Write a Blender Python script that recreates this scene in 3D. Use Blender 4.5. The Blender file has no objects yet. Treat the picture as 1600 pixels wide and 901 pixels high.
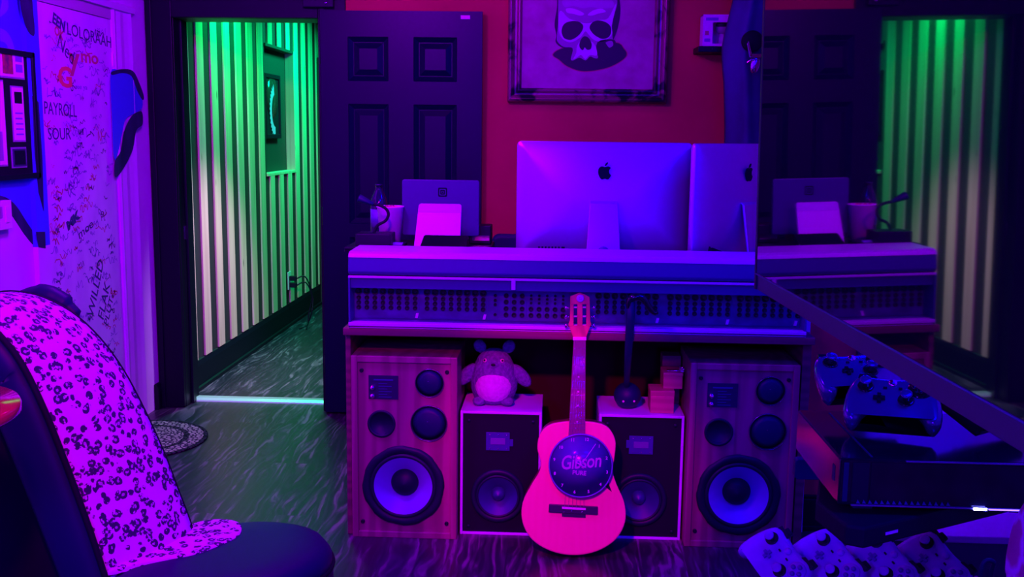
import bpy, bmesh, math, random
from mathutils import Matrix, Vector
random.seed(7)
PI = math.pi
SC = bpy.context.scene
COL = SC.collection

# ------------------------------------------------------------------ camera
CAM_H, FPX = 1.41, 1600.0
YAW, PITCH, ROLL = 0.04319324832250139, 0.1491434556365722, 0.0128
FWD = Vector((-math.sin(YAW)*math.cos(PITCH), math.cos(YAW)*math.cos(PITCH), -math.sin(PITCH)))
_r0 = Vector((math.cos(YAW), math.sin(YAW), 0)); _u0 = _r0.cross(FWD)
RT = _r0*math.cos(ROLL) + _u0*math.sin(ROLL)
UP = -_r0*math.sin(ROLL) + _u0*math.cos(ROLL)
CPOS = Vector((0, 0, CAM_H))
cd = bpy.data.cameras.new('camera'); cam = bpy.data.objects.new('camera', cd); COL.objects.link(cam)
cd.sensor_width = 36; cd.lens = 36*FPX/1600; cd.clip_start = 0.05; cd.clip_end = 60
m = Matrix((RT, UP, -FWD)).transposed().to_4x4(); m.translation = CPOS
cam.matrix_world = m
SC.camera = cam

# ------------------------------------------------------------------ world, view, room lights and added fill lights
w = bpy.data.worlds.new('world'); SC.world = w; w.use_nodes = True
w.node_tree.nodes['Background'].inputs[0].default_value = (0.12, 0.0, 1.0, 1)
w.node_tree.nodes['Background'].inputs[1].default_value = 0.03
SC.view_settings.view_transform = 'Standard'; SC.view_settings.look = 'None'
SC.view_settings.exposure = 0.0; SC.view_settings.gamma = 1.0
SC.view_settings.use_curve_mapping = False

def area(name, loc, target, size, col, power, size_y=None, spread=PI):
    d = bpy.data.lights.new(name, 'AREA'); o = bpy.data.objects.new(name, d); COL.objects.link(o)
    d.energy = power; d.color = col; d.size = size; d.spread = spread
    if size_y: d.shape = 'RECTANGLE'; d.size_y = size_y
    o.location = loc
    o.rotation_euler = (Vector(target)-Vector(loc)).to_track_quat('-Z', 'Y').to_euler()
    return o
def spot(name, loc, target, ang, col, power, r=0.05, blend=.6):
    d = bpy.data.lights.new(name, 'SPOT'); o = bpy.data.objects.new(name, d); COL.objects.link(o)
    d.energy = power; d.color = col; d.spot_size = math.radians(ang); d.spot_blend = blend; d.shadow_soft_size = r
    o.location = loc
    o.rotation_euler = (Vector(target)-Vector(loc)).to_track_quat('-Z', 'Y').to_euler()
    return o
def bulb(name, loc, col, power, r=0.05):
    d = bpy.data.lights.new(name, 'POINT'); o = bpy.data.objects.new(name, d); COL.objects.link(o)
    d.energy = power; d.color = col; d.shadow_soft_size = r; o.location = loc
    return o
area('blue_ceiling_led', (0.75, 1.5, 2.42), (0.1, 3.2, 0.9), 0.5, (0.0, 0.0, 1.0), 58)
area('blue_rear_right_led', (1.1, 3.0, 2.42), (0.7, 4.2, 0.9), 0.4, (0.0, 0.0, 1.0), 30)
area('blue_side_led', (-1.0, -0.4, 1.9), (0.0, 3.4, 0.8), 0.4, (0.08, 0.0, 1.0), 50)
area('violet_low_front_fill', (0.25, -0.9, 1.15), (0.0, 3.4, 0.6), 0.4, (0.06, 0.0, 1.0), 40)  # unseen fill, added to brighten the speaker tops under the desk
area('violet_ceiling_led', (-1.0, 2.9, 2.42), (-1.7, 3.9, 1.0), 0.4, (0.34, 0.0, 1.0), 98)
bulb('violet_front_bulb', (-0.55, 2.35, 2.36), (0.12, 0.0, 1.0), 20, 0.06)
bulb('violet_rear_bulb', (-0.30, 4.15, 2.36), (0.75, 0.0, 1.0), 7, 0.05)
spot('magenta_guitar_spot', (-0.35, 0.9, 1.95), (0.0, 3.33, 0.36), 21, (1.0, 0.0, 0.42), 285, 0.05, 0.55)
spot('magenta_chair_spot', (-0.2, 0.2, 2.3), (-1.45, 3.0, 0.95), 58, (1.0, 0.0, 0.55), 200, 0.08, 0.8)
area('green_hall_led', (-1.72, 5.95, 2.38), (-1.98, 6.15, 0.9), 0.3, (0.0, 1.0, 0.25), 22, spread=math.radians(125))
area('green_far_hall_led', (-1.3, 7.5, 2.34), (-1.95, 7.5, 0.8), 0.3, (0.0, 1.0, 0.38), 34, spread=math.radians(140))
spot('violet_hall_fill', (-0.80, 5.45, 1.75), (-1.95, 5.72, 0.30), 62, (0.72, 0.50, 1.0), 150, 0.06, 0.9)  # added spot, stands in for room light falling through the doorway

# ------------------------------------------------------------------ pixel helpers (positions measured on the photograph)
def ray(x, y): return FWD + RT*((x-800)/FPX) - UP*((y-450.5)/FPX)
def atX(x, y, X): d = ray(x, y); return CPOS + d*(X/d.x)
def atY(x, y, Y): d = ray(x, y); return CPOS + d*(Y/d.y)
def atZ(x, y, Z): d = ray(x, y); return CPOS + d*((Z-CAM_H)/d.z)
def onplane(x, y, p, n): d = ray(x, y); return CPOS + d*((Vector(p)-CPOS).dot(n)/d.dot(n))

# ------------------------------------------------------------------ materials
MATS = {}
def mat(name, col, rough=0.6, metal=0.0, spec=0.5, ior=1.5, emit=None, estr=0, alpha=None, trans=0, coat=0):
    if name in MATS: return MATS[name]
    mt = bpy.data.materials.new(name); mt.use_nodes = True
    b = mt.node_tree.nodes['Principled BSDF']
    b.inputs['Base Color'].default_value = (*col, 1)
    b.inputs['Roughness'].default_value = rough; b.inputs['Metallic'].default_value = metal
    b.inputs['Specular IOR Level'].default_value = spec; b.inputs['IOR'].default_value = ior
    b.inputs['Transmission Weight'].default_value = trans; b.inputs['Coat Weight'].default_value = coat
    b.inputs['Coat Roughness'].default_value = 0.06
    if emit: b.inputs['Emission Color'].default_value = (*emit, 1); b.inputs['Emission Strength'].default_value = estr
    MATS[name] = mt
    return mt
def nd(mt, typ, **kw):
    n = mt.node_tree.nodes.new(typ)
    for k, v in kw.items(): setattr(n, k, v)
    return n
def lk(mt, a, b): mt.node_tree.links.new(a, b)
def bsdf(mt): return mt.node_tree.nodes['Principled BSDF']
def ramp(mt, stops, interp='LINEAR'):
    r = nd(mt, 'ShaderNodeValToRGB'); r.color_ramp.interpolation = interp
    e = r.color_ramp.elements
    while len(e) < len(stops): e.new(0.5)
    for i, (p, c) in enumerate(stops): e[i].position = p; e[i].color = (*c, 1) if len(c) == 3 else c
    return r
def coords(mt, scale=(1, 1, 1), rot=(0, 0, 0), kind='Object'):
    t = nd(mt, 'ShaderNodeTexCoord'); mp = nd(mt, 'ShaderNodeMapping')
    mp.inputs['Scale'].default_value = scale; mp.inputs['Rotation'].default_value = rot
    lk(mt, t.outputs[kind], mp.inputs['Vector']); return mp.outputs['Vector']
def noisy(name, c1, c2, scale=(6, 6, 6), rough=0.6, det=4, lo=.35, hi=.65, bump=0, metal=0, spec=.5, dist=0, coat=0):
    if name in MATS: return MATS[name]
    mt = mat(name, c1, rough, metal, spec, coat=coat)
    v = coords(mt, scale); n = nd(mt, 'ShaderNodeTexNoise'); n.inputs['Scale'].default_value = 1
    n.inputs['Detail'].default_value = det; n.inputs['Distortion'].default_value = dist
    lk(mt, v, n.inputs['Vector']); r = ramp(mt, [(lo, c1), (hi, c2)])
    lk(mt, n.outputs['Fac'], r.inputs['Fac']); lk(mt, r.outputs['Color'], bsdf(mt).inputs['Base Color'])
    if bump:
        b = nd(mt, 'ShaderNodeBump'); b.inputs['Strength'].default_value = bump; b.inputs['Distance'].default_value = .01
        lk(mt, n.outputs['Fac'], b.inputs['Height']); lk(mt, b.outputs['Normal'], bsdf(mt).inputs['Normal'])
    return mt
def woodm(name, c1, c2, axis='Z', scale=14, stretch=.08, rough=.45, dist=5, coat=0, bump=.05):
    if name in MATS: return MATS[name]
    mt = mat(name, c1, rough, coat=coat)
    s = {'X': (stretch, 1, 1), 'Y': (1, stretch, 1), 'Z': (1, 1, stretch)}[axis]
    v = coords(mt, s)
    n0 = nd(mt, 'ShaderNodeTexNoise'); n0.inputs['Scale'].default_value = 4; n0.inputs['Detail'].default_value = 2
    lk(mt, v, n0.inputs['Vector'])
    mx = nd(mt, 'ShaderNodeMix', data_type='RGBA', blend_type='ADD'); mx.inputs[0].default_value = .12*dist/5
    lk(mt, v, mx.inputs[6]); lk(mt, n0.outputs['Color'], mx.inputs[7])
    n = nd(mt, 'ShaderNodeTexWave', wave_type='RINGS', rings_direction=axis)
    n.inputs['Scale'].default_value = scale; n.inputs['Distortion'].default_value = dist; n.inputs['Detail'].default_value = 3
    n.inputs['Detail Scale'].default_value = 1.5
    lk(mt, mx.outputs[2], n.inputs['Vector'])
    r = ramp(mt, [(0.1, c1), (0.85, c2)]); lk(mt, n.outputs['Fac'], r.inputs['Fac'])
    lk(mt, r.outputs['Color'], bsdf(mt).inputs['Base Color'])
    if bump:
        b = nd(mt, 'ShaderNodeBump'); b.inputs['Strength'].default_value = bump; b.inputs['Distance'].default_value = .003
        lk(mt, n.outputs['Fac'], b.inputs['Height']); lk(mt, b.outputs['Normal'], bsdf(mt).inputs['Normal'])
    return mt

red_paint = noisy('red_wall_paint', (.52, .012, .05), (.60, .016, .06), (3, 3, 3), .75, spec=.2)
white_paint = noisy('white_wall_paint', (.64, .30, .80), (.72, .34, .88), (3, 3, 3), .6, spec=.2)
blue_paint = mat('blue_mural_paint', (.05, .10, .72), .6, spec=.2)
black_paint = noisy('black_mural_paint', (.012, .010, .05), (.03, .025, .10), (14, 14, 5), .6, spec=.2)
navy_gloss = mat('black_gloss_door_paint', (.0012, .0012, .022), .36, spec=.2)
trim_black = mat('black_trim_paint', (.003, .003, .012), .45, spec=.2)
ceil_m = mat('dark_ceiling_paint', (.05, .05, .06), .8)
blk = mat('black_plastic', (.004, .004, .016), .45, spec=.25)
blk_matte = mat('black_matte', (.003, .003, .014), .7, spec=.2)
gloss_blk = mat('black_gloss_plastic', (.004, .004, .012), .12, spec=.6)
vinyl = mat('black_vinyl', (.004, .004, .060), .50, spec=.25)
grey_metal = mat('grey_enamel_metal', (.035, .03, .21), .42, spec=.35)
lip_metal = mat('light_enamel_metal', (.50, .46, .66), .38, spec=.4)
alu = mat('brushed_aluminium', (.62, .60, .78), .40, .75, .5)
chrome = mat('chrome', (.85, .85, .9), .12, 1.0)
logo_blk = mat('black_logo', (.002, .002, .02), .6, spec=.1)
pad_relief = mat('shade_toned_button_plastic', (.09, .08, .26), .4)  # body grey darkened, shadows around the buttons put into the colour
white_pl = mat('white_plastic', (.75, .75, .78), .35)
paper = mat('white_paper', (.8, .8, .82), .7)
pine = noisy('pine_slat_wood', (.62, .44, .30), (.80, .62, .44), (22, 22, 1.2), .6, 5, .3, .7, spec=.2, dist=.8)
def add_knots(mt):
    v = coords(mt, (11, 11, 3.2)); vo = nd(mt, 'ShaderNodeTexVoronoi'); vo.inputs['Scale'].default_value = 1
    lk(mt, v, vo.inputs['Vector']); r = ramp(mt, [(.03, (0, 0, 0)), (.11, (1, 1, 1))]); lk(mt, vo.outputs['Distance'], r.inputs['Fac'])
    mx = nd(mt, 'ShaderNodeMix', data_type='RGBA', blend_type='MULTIPLY'); mx.inputs[0].default_value = .8
    l = bsdf(mt).inputs['Base Color'].links[0]; src = l.from_socket
    lk(mt, src, mx.inputs[6]); lk(mt, r.outputs['Color'], mx.inputs[7]); lk(mt, mx.outputs[2], bsdf(mt).inputs['Base Color'])
add_knots(pine)
walnut = woodm('speaker_wood_veneer', (.20, .07, .10), (.30, .11, .15), 'Z', 5, .07, .42, 9)
desk_wood = woodm('dark_desk_wood', (.10, .015, .05), (.17, .03, .07), 'X', 10, .06, .5, 4)
cedar = woodm('spruce_guitar_top', (.86, .27, .25), (.87, .28, .26), 'Z', 14, .03, .45, 1, bump=0)
mahog = woodm('mahogany_guitar', (.42, .07, .05), (.60, .11, .08), 'Z', 20, .06, .4, 3)
rosew = mat('rosewood_fingerboard', (.17, .05, .12), .45)
box_wood = woodm('pale_box_wood', (.36, .13, .13), (.46, .18, .17), 'X', 12, .1, .5, 3)
cone_m = mat('pale_speaker_cone', (.16, .15, .62), .40, spec=.4)
cone_dk = mat('dark_speaker_cone', (.02, .02, .16), .45)
rubber = mat('black_rubber', (.004, .004, .03), .5, spec=.3)
fur_g = noisy('grey_plush_fur', (.10, .08, .22), (.18, .15, .34), (90, 90, 90), .95, 3, bump=.7, spec=.1)
fur_w = noisy('pale_plush_fur', (.52, .48, .60), (.62, .58, .70), (80, 80, 80), .95, 3, bump=.5, spec=.1)
redlac = mat('red_lacquer', (.50, .02, .05), .15, coat=.5)
pad_grey = noisy('grey_gamepad_plastic', (.26, .24, .48), (.34, .32, .56), (30, 30, 30), .45)
pad_dark = mat('glossy_dark_gamepad_plastic', (.07, .06, .22), .16, .5, .6, coat=.6)
canvas_bg = noisy('painted_canvas_ground', (.36, .12, .24), (.46, .17, .34), (12, 12, 14), .7, 6, .35, .65, bump=.2, spec=.2)
gold = noisy('distressed_gilt_frame', (.30, .12, .14), (.015, .01, .03), (9, 9, 9), .32, 6, .50, .60, metal=.35, dist=1)
jacket = noisy('dark_blue_cloth', (.012, .02, .10), (.03, .045, .20), (5, 5, 3), .7, 5, bump=.4)
leo = mat('leopard_print_fabric', (.7, .6, .6), .75, spec=.2)
def mk_leo(mt, sc, bg1, bg2, spot):
    v = coords(mt, (sc, sc, sc))
    n0 = nd(mt, 'ShaderNodeTexNoise'); n0.inputs['Scale'].default_value = 1.3; n0.inputs['Detail'].default_value = 2; lk(mt, v, n0.inputs['Vector'])
    mx = nd(mt, 'ShaderNodeMix', data_type='RGBA', blend_type='ADD'); mx.inputs[0].default_value = .45
    lk(mt, v, mx.inputs[6]); lk(mt, n0.outputs['Color'], mx.inputs[7])
    vo = nd(mt, 'ShaderNodeTexVoronoi'); vo.inputs['Scale'].default_value = 1; vo.inputs['Randomness'].default_value = .85
    lk(mt, mx.outputs[2], vo.inputs['Vector'])
    ring = ramp(mt, [(.0, (0, 0, 0)), (.16, (0, 0, 0)), (.21, (1, 1, 1)), (.45, (1, 1, 1)), (.50, (0, 0, 0))])
    lk(mt, vo.outputs['Distance'], ring.inputs['Fac'])
    n1 = nd(mt, 'ShaderNodeTexNoise'); n1.inputs['Scale'].default_value = 2.6; n1.inputs['Detail'].default_value = 1; lk(mt, v, n1.inputs['Vector'])
    gap = ramp(mt, [(.38, (0, 0, 0)), (.42, (1, 1, 1))]); lk(mt, n1.outputs['Fac'], gap.inputs['Fac'])
    mu = nd(mt, 'ShaderNodeMath', operation='MULTIPLY'); lk(mt, ring.outputs['Color'], mu.inputs[0]); lk(mt, gap.outputs['Color'], mu.inputs[1])
    core = ramp(mt, [(.0, bg2), (.30, bg1)]); lk(mt, vo.outputs['Distance'], core.inputs['Fac'])
    m2 = nd(mt, 'ShaderNodeMix', data_type='RGBA'); m2.inputs[7].default_value = (*spot, 1)
    lk(mt, mu.outputs[0], m2.inputs[0]); lk(mt, core.outputs['Color'], m2.inputs[6]); lk(mt, m2.outputs[2], bsdf(mt).inputs['Base Color'])
mk_leo(leo, 46, (.70, .45, .80), (.42, .2, .5), (.03, .015, .08))
def floor_mat():
    mt = mat('dark_wood_plank_floor', (.05, .04, .06), .34, spec=.45)
    v2 = coords(mt, (1, 1, 1), (0, 0, PI/2)); br = nd(mt, 'ShaderNodeTexBrick'); br.inputs['Scale'].default_value = 1
    br.inputs['Brick Width'].default_value = 1.2; br.inputs['Row Height'].default_value = .15; br.inputs['Mortar Size'].default_value = .0015
    br.inputs['Color1'].default_value = (1, 1, 1, 1); br.inputs['Color2'].default_value = (.6, .6, .6, 1); br.inputs['Mortar'].default_value = (.25, .25, .25, 1)
    lk(mt, v2, br.inputs['Vector'])
    v = coords(mt, (1, .22, 1))
    jm = nd(mt, 'ShaderNodeMix', data_type='RGBA', blend_type='ADD'); jm.inputs[0].default_value = 3.0
    lk(mt, v, jm.inputs[6]); lk(mt, br.outputs['Color'], jm.inputs[7])
    n0 = nd(mt, 'ShaderNodeTexNoise'); n0.inputs['Scale'].default_value = 6; n0.inputs['Detail'].default_value = 3; lk(mt, jm.outputs[2], n0.inputs['Vector'])
    mx = nd(mt, 'ShaderNodeMix', data_type='RGBA', blend_type='ADD'); mx.inputs[0].default_value = .20
    lk(mt, jm.outputs[2], mx.inputs[6]); lk(mt, n0.outputs['Color'], mx.inputs[7])
    wv = nd(mt, 'ShaderNodeTexWave', bands_direction='X'); wv.inputs['Scale'].default_value = 11
    wv.inputs['Distortion'].default_value = 7; wv.inputs['Detail'].default_value = 3; wv.inputs['Detail Scale'].default_value = 1.6; wv.inputs['Detail Roughness'].default_value = .6
    lk(mt, mx.outputs[2], wv.inputs['Vector'])
    sv = nd(mt, 'ShaderNodeMapping'); sv.inputs['Scale'].default_value = (34, 9, 34); lk(mt, mx.outputs[2], sv.inputs['Vector'])
    st = nd(mt, 'ShaderNodeTexNoise'); st.inputs['Scale'].default_value = 1; st.inputs['Detail'].default_value = 4; lk(mt, sv.outputs['Vector'], st.inputs['Vector'])
    n2 = nd(mt, 'ShaderNodeTexNoise'); n2.inputs['Scale'].default_value = 3.2; n2.inputs['Detail'].default_value = 3; lk(mt, v, n2.inputs['Vector'])
    g2 = ramp(mt, [(.40, (.25, .25, .25)), (.60, (1, 1, 1))]); lk(mt, n2.outputs['Fac'], g2.inputs['Fac'])
    s1 = ramp(mt, [(.48, (0, 0, 0)), (.66, (1, 1, 1))]); lk(mt, st.outputs['Fac'], s1.inputs['Fac'])
    wr = ramp(mt, [(.45, (0, 0, 0)), (.95, (1, 1, 1))]); lk(mt, wv.outputs['Fac'], wr.inputs['Fac'])
    m0 = nd(mt, 'ShaderNodeMath', operation='MULTIPLY'); lk(mt, wr.outputs['Color'], m0.inputs[0]); lk(mt, g2.outputs['Color'], m0.inputs[1])
    m1 = nd(mt, 'ShaderNodeMath', operation='MULTIPLY'); lk(mt, s1.outputs['Color'], m1.inputs[0]); m1.inputs[1].default_value = .75
    mu = nd(mt, 'ShaderNodeMath', operation='ADD'); 
    m3 = nd(mt, 'ShaderNodeMath', operation='MULTIPLY'); lk(mt, m0.outputs[0], m3.inputs[0]); m3.inputs[1].default_value = .55
    lk(mt, m3.outputs[0], mu.inputs[0]); lk(mt, m1.outputs[0], mu.inputs[1])
    r = ramp(mt, [(.05, (.020, .012, .032)), (.5, (.052, .030, .068)), (1.0, (.20, .11, .20))]); lk(mt, mu.outputs[0], r.inputs['Fac'])
    mm = nd(mt, 'ShaderNodeMix', data_type='RGBA', blend_type='MULTIPLY'); mm.inputs[0].default_value = .5
    lk(mt, r.outputs['Color'], mm.inputs[6]); lk(mt, br.outputs['Color'], mm.inputs[7]); lk(mt, mm.outputs[2], bsdf(mt).inputs['Base Color'])
    return mt
floor_m = floor_mat()

# ------------------------------------------------------------------ mesh builder
class MB:
    def __init__(s): s.v = []; s.f = []; s.mi = []; s.sm = []; s.mats = []; s.M = Matrix()
    def slot(s, m):
        if m not in s.mats: s.mats.append(m)
        return s.mats.index(m)
    def add(s, vs, fs, m, smooth=False):
        b = len(s.v); s.v += [s.M @ Vector(v) for v in vs]; k = s.slot(m)
        for f in fs: s.f.append([b+i for i in f]); s.mi.append(k); s.sm.append(smooth)
        return s
    def box(s, lo, hi, m):
        (a, b, c), (d, e, f) = lo, hi
        return s.add([(a, b, c), (d, b, c), (d, e, c), (a, e, c), (a, b, f), (d, b, f), (d, e, f), (a, e, f)],
                     [(0, 3, 2, 1), (4, 5, 6, 7), (0, 1, 5, 4), (1, 2, 6, 5), (2, 3, 7, 6), (3, 0, 4, 7)], m)
    def prism(s, pts, d, m, smooth=False):      # pts: 3D outline, d: extrusion vector
        n = len(pts); d = Vector(d); P = [Vector(p) for p in pts]
        return s.add(P + [p+d for p in P], [list(range(n))[::-1], list(range(n, 2*n))] +
                     [(i, (i+1) % n, n+(i+1) % n, n+i) for i in range(n)], m, smooth)
    def rings(s, rs, m, smooth=True, cap0=True, cap1=True, closed=True):
        n = len(rs[0]); vs = [p for r in rs for p in r]; fs = []
        for j in range(len(rs)-1):
            for i in range(n if closed else n-1):
                k = (i+1) % n; fs.append((j*n+i, j*n+k, (j+1)*n+k, (j+1)*n+i))
        if cap0: fs.append(list(range(n))[::-1])
        if cap1: fs.append([(len(rs)-1)*n+i for i in range(n)])
        return s.add(vs, fs, m, smooth)
    def lathe(s, prof, m, c=(0, 0, 0), axis=(0, 0, 1), n=40, smooth=True, sx=1, sy=1, caps=True):   # prof: (radius, height)
        q = Vector((0, 0, 1)).rotation_difference(Vector(axis)).to_matrix(); c = Vector(c)
        rs = [[c + q @ Vector((r*math.cos(2*PI*i/n)*sx, r*math.sin(2*PI*i/n)*sy, h)) for i in range(n)] for r, h in prof]
        return s.rings(rs, m, smooth, caps and prof[0][0] > 1e-4, caps and prof[-1][0] > 1e-4)
    def cyl(s, a, b, r, m, r2=None, n=20, smooth=True):
        a = Vector(a); b = Vector(b); L = (b-a).length
        return s.lathe([(r, 0), (r if r2 is None else r2, L)], m, a, (b-a).normalized(), n, smooth)
    def ball(s, c, r, m, n=24, sc=(1, 1, 1)):
        rs = []
        for j in range(0, n//2+1):
            t = PI*j/(n//2); rr = max(math.sin(t), 1e-4)
            rs.append([(c[0]+r*sc[0]*rr*math.cos(2*PI*i/n), c[1]+r*sc[1]*rr*math.sin(2*PI*i/n), c[2]-r*sc[2]*math.cos(t)) for i in range(n)])
        return s.rings(rs, m, True, False, False)
    def tube(s, pts, r, m, n=10, closed=False):
        P = [Vector(p) for p in pts]; rr = r if isinstance(r, (list, tuple)) else [r]*len(P); rs = []; prev = None
        for i, p in enumerate(P):
            t = (P[min(i+1, len(P)-1)]-P[max(i-1, 0)]).normalized()
            if prev is None:
                up = Vector((0, 0, 1)) if abs(t.z) < .9 else Vector((1, 0, 0)); x = t.cross(up).normalized()
            else: x = (prev - t*prev.dot(t)).normalized()
            prev = x; y = t.cross(x)
            rs.append([p + (x*math.cos(2*PI*k/n)+y*math.sin(2*PI*k/n))*rr[i] for k in range(n)])
        return s.rings(rs, m, True)
    def plate(s, outer, holes, y0, y1, m):      # panel in x,z with round holes (cx, cz, r), from y0 to y1
        bm = bmesh.new(); lo = [outer] + [[(cx_+r_*math.cos(2*PI*i/48), cz_+r_*math.sin(2*PI*i/48)) for i in range(48)] for cx_, cz_, r_ in holes]
        for L_ in lo:
            vs = [bm.verts.new((x, y0, z)) for x, z in L_]
            for i in range(len(vs)): bm.edges.new((vs[i], vs[(i+1) % len(vs)]))
        bmesh.ops.triangle_fill(bm, use_beauty=True, edges=bm.edges[:]); bm.verts.index_update()
        V = [tuple(v.co) for v in bm.verts]; F = [tuple(v.index for v in f.verts) for f in bm.faces]; bm.free()
        s.add(V, F, m)
        for L_ in lo:
            n = len(L_); s.add([(x, y0, z) for x, z in L_]+[(x, y1, z) for x, z in L_], [(i, (i+1) % n, n+(i+1) % n, n+i) for i in range(n)], m)
        return s
    def text(s, body, size, M, m, extrude=.0006, shear=0, bold=0, spacing=1):
        c = bpy.data.curves.new('lettering', 'FONT'); c.body = body; c.size = size; c.align_x = 'CENTER'; c.align_y = 'CENTER'
        c.extrude = extrude; c.shear = shear; c.offset = bold; c.space_character = spacing; c.resolution_u = 3
        o = bpy.data.objects.new('lettering', c); COL.objects.link(o); dg = bpy.context.evaluated_depsgraph_get()
        me = bpy.data.meshes.new_from_object(o.evaluated_get(dg))
        s.add([M @ v.co for v in me.vertices], [list(p.vertices) for p in me.polygons], m)
        bpy.data.objects.remove(o); bpy.data.curves.remove(c); bpy.data.meshes.remove(me); return s
    def build(s, name, parent=None, bevel=0, seg=2, subsurf=0, world=True):
        if parent is not None and world:
            inv = XF[parent.name].inverted(); vs = [inv @ v for v in s.v]
        else: vs = s.v
        me = bpy.data.meshes.new(name); me.from_pydata([tuple(v) for v in vs], [], s.f)
        for mt in s.mats: me.materials.append(mt)
        for p, k, q in zip(me.polygons, s.mi, s.sm): p.material_index = k; p.use_smooth = q
        bm = bmesh.new(); bm.from_mesh(me); bmesh.ops.recalc_face_normals(bm, faces=bm.faces); bm.to_mesh(me); bm.free()
        o = bpy.data.objects.new(name, me); COL.objects.link(o)
        if parent is not None: o.parent = parent
        if bevel:
            md = o.modifiers.new('bevel', 'BEVEL'); md.width = bevel; md.segments = seg; md.limit_method = 'ANGLE'; md.angle_limit = math.radians(35)
        if subsurf:
            md = o.modifiers.new('subsurf', 'SUBSURF'); md.levels = subsurf; md.render_levels = subsurf
        return o
XF = {}
def thing(name, label, cat, loc=(0, 0, 0), rot=None, group=None):
    o = bpy.data.objects.new(name, None); COL.objects.link(o)
    M = Matrix.Translation(Vector(loc))
    if rot is not None: M = M @ (rot.to_4x4() if isinstance(rot, Matrix) else Matrix.Rotation(rot, 4, 'Z'))
    o.matrix_world = M; XF[o.name] = M; o.empty_display_size = .05
    o['label'] = label; o['category'] = cat
    if group: o['group'] = group
    return o
def tag(o, label, cat, group=None):
    o['label'] = label; o['category'] = cat
    if group: o['group'] = group
    return o
def struct(name, mb, bevel=0):
    o = mb.build(name, bevel=bevel); o['kind'] = 'structure'; return o
def dup(root, loc, rot, label, group=None):
    r = root.copy(); COL.objects.link(r)
    M = Matrix.Translation(Vector(loc))
    if rot is not None: M = M @ (rot.to_4x4() if isinstance(rot, Matrix) else Matrix.Rotation(rot, 4, 'Z'))
    r.matrix_world = M; r['label'] = label; XF[r.name] = M
    if group: r['group'] = group
    for ch in list(root.children):
        c = ch.copy(); COL.objects.link(c); c.parent = r
        for g in list(ch.children):
            d = g.copy(); COL.objects.link(d); d.parent = c
    return r
def kid(mb, name, part, root, **k):            # a sub-part: mesh in the root thing's space, parented to a part
    o = mb.build(name, root, **k); o.parent = part; return o
def rrect(x0, z0, x1, z1, r, n=5):
    out = []
    for cx, cz, a0 in ((x1-r, z0+r, -PI/2), (x1-r, z1-r, 0), (x0+r, z1-r, PI/2), (x0+r, z0+r, PI)):
        for i in range(n+1): a = a0 + PI/2*i/n; out.append((cx+r*math.cos(a), cz+r*math.sin(a)))
    return out
def smooth_poly(P, sub=6, closed=True):        # Catmull-Rom through 2D/3D points
    P = [Vector(p) for p in P]; n = len(P); out = []
    for i in range(n if closed else n-1):
        g = lambda k: P[k % n] if closed else P[max(0, min(n-1, k))]
        a, b, c, d = g(i-1), g(i), g(i+1), g(i+2)
        for j in range(sub):
            t = j/sub; out.append(.5*((2*b)+(c-a)*t+(2*a-5*b+4*c-d)*t*t+(3*b-a-3*c+d)*t**3))
    if not closed: out.append(P[-1])
    return out

# ------------------------------------------------------------------ the room
XL, YB, CEIL, XR, YR = -2.03, 5.06, 2.45, 1.49, -1.4
DT = .19                                      # wall thickness at the doorway
OX0, OX1, OZ = -1.905, -1.165, 1.964
mb = MB(); mb.box((XL-.3, YR, -.1), (XR+.1, 9.0, 0), floor_m); struct('floor', mb)
mb = MB(); mb.box((XL-.3, YR, CEIL), (XR+.1, 9.0, CEIL+.1), ceil_m); struct('ceiling', mb)
mb = MB()
mb.box((OX1, YB, 0), (XR+.1, YB+DT, CEIL), red_paint)
mb.box((OX0, YB, OZ), (OX1, YB+DT, CEIL), red_paint)
mb.box((XL-.1, YB, 0), (OX0, YB+DT, CEIL), red_paint)
struct('wall_back', mb)
# left wall with its mural (paint layers lie on the wall)
mb = MB()
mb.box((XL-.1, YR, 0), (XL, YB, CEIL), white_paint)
def lw(pts, m, d=.0012, X=XL):                 # outline in (y, z) on the left wall
    mb.prism([(X, y, z) for y, z in pts], (d, 0, 0), m)
def lpx(x, y, X=XL): p = atX(x, y, X); return (p.y, p.z)
blue_region = [lpx(-60, -60), lpx(66, -60), lpx(66, 392), lpx(52, 380), lpx(30, 345), lpx(12, 316), lpx(-20, 300), lpx(-60, 300)]
lw(blue_region, blue_paint)
lw([tuple(p) for p in smooth_poly([lpx(-60, 300), lpx(-15, 304), lpx(8, 308), lpx(25, 322), lpx(42, 348), lpx(56, 366), lpx(70, 368), lpx(72, 386), lpx(56, 386), lpx(38, 366), lpx(22, 342), lpx(8, 326), lpx(-20, 322), lpx(-60, 325)], 4)], black_paint, .002)
swirl = mat('pale_blue_mural_paint', (.14, .20, .75), .6, spec=.2)
lw([tuple(p) for p in smooth_poly([lpx(-30, 40), lpx(0, 44), lpx(14, 55), lpx(22, 78), lpx(14, 82), lpx(6, 66), lpx(-30, 58)], 4)], swirl, .002)
lw([tuple(p) for p in smooth_poly([lpx(8, -30), lpx(12, 0), lpx(8, 20), lpx(-30, 44), lpx(-30, 34), lpx(0, 14), lpx(2, -30)], 4)], swirl, .002)
wl = struct('wall_left', mb)
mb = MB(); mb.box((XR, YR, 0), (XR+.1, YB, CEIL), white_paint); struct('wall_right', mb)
mb = MB(); mb.box((XL-.1, YR-.1, 0), (XR+.1, YR, CEIL), mat('dim_rear_wall_paint', (.2, .2, .22), .8)); struct('wall_rear', mb)
mb = MB(); mb.box((XR-.022, 4.83, 0), (XR, 5.055, 2.1), trim_black); struct('trim_3', mb, .004)
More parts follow.
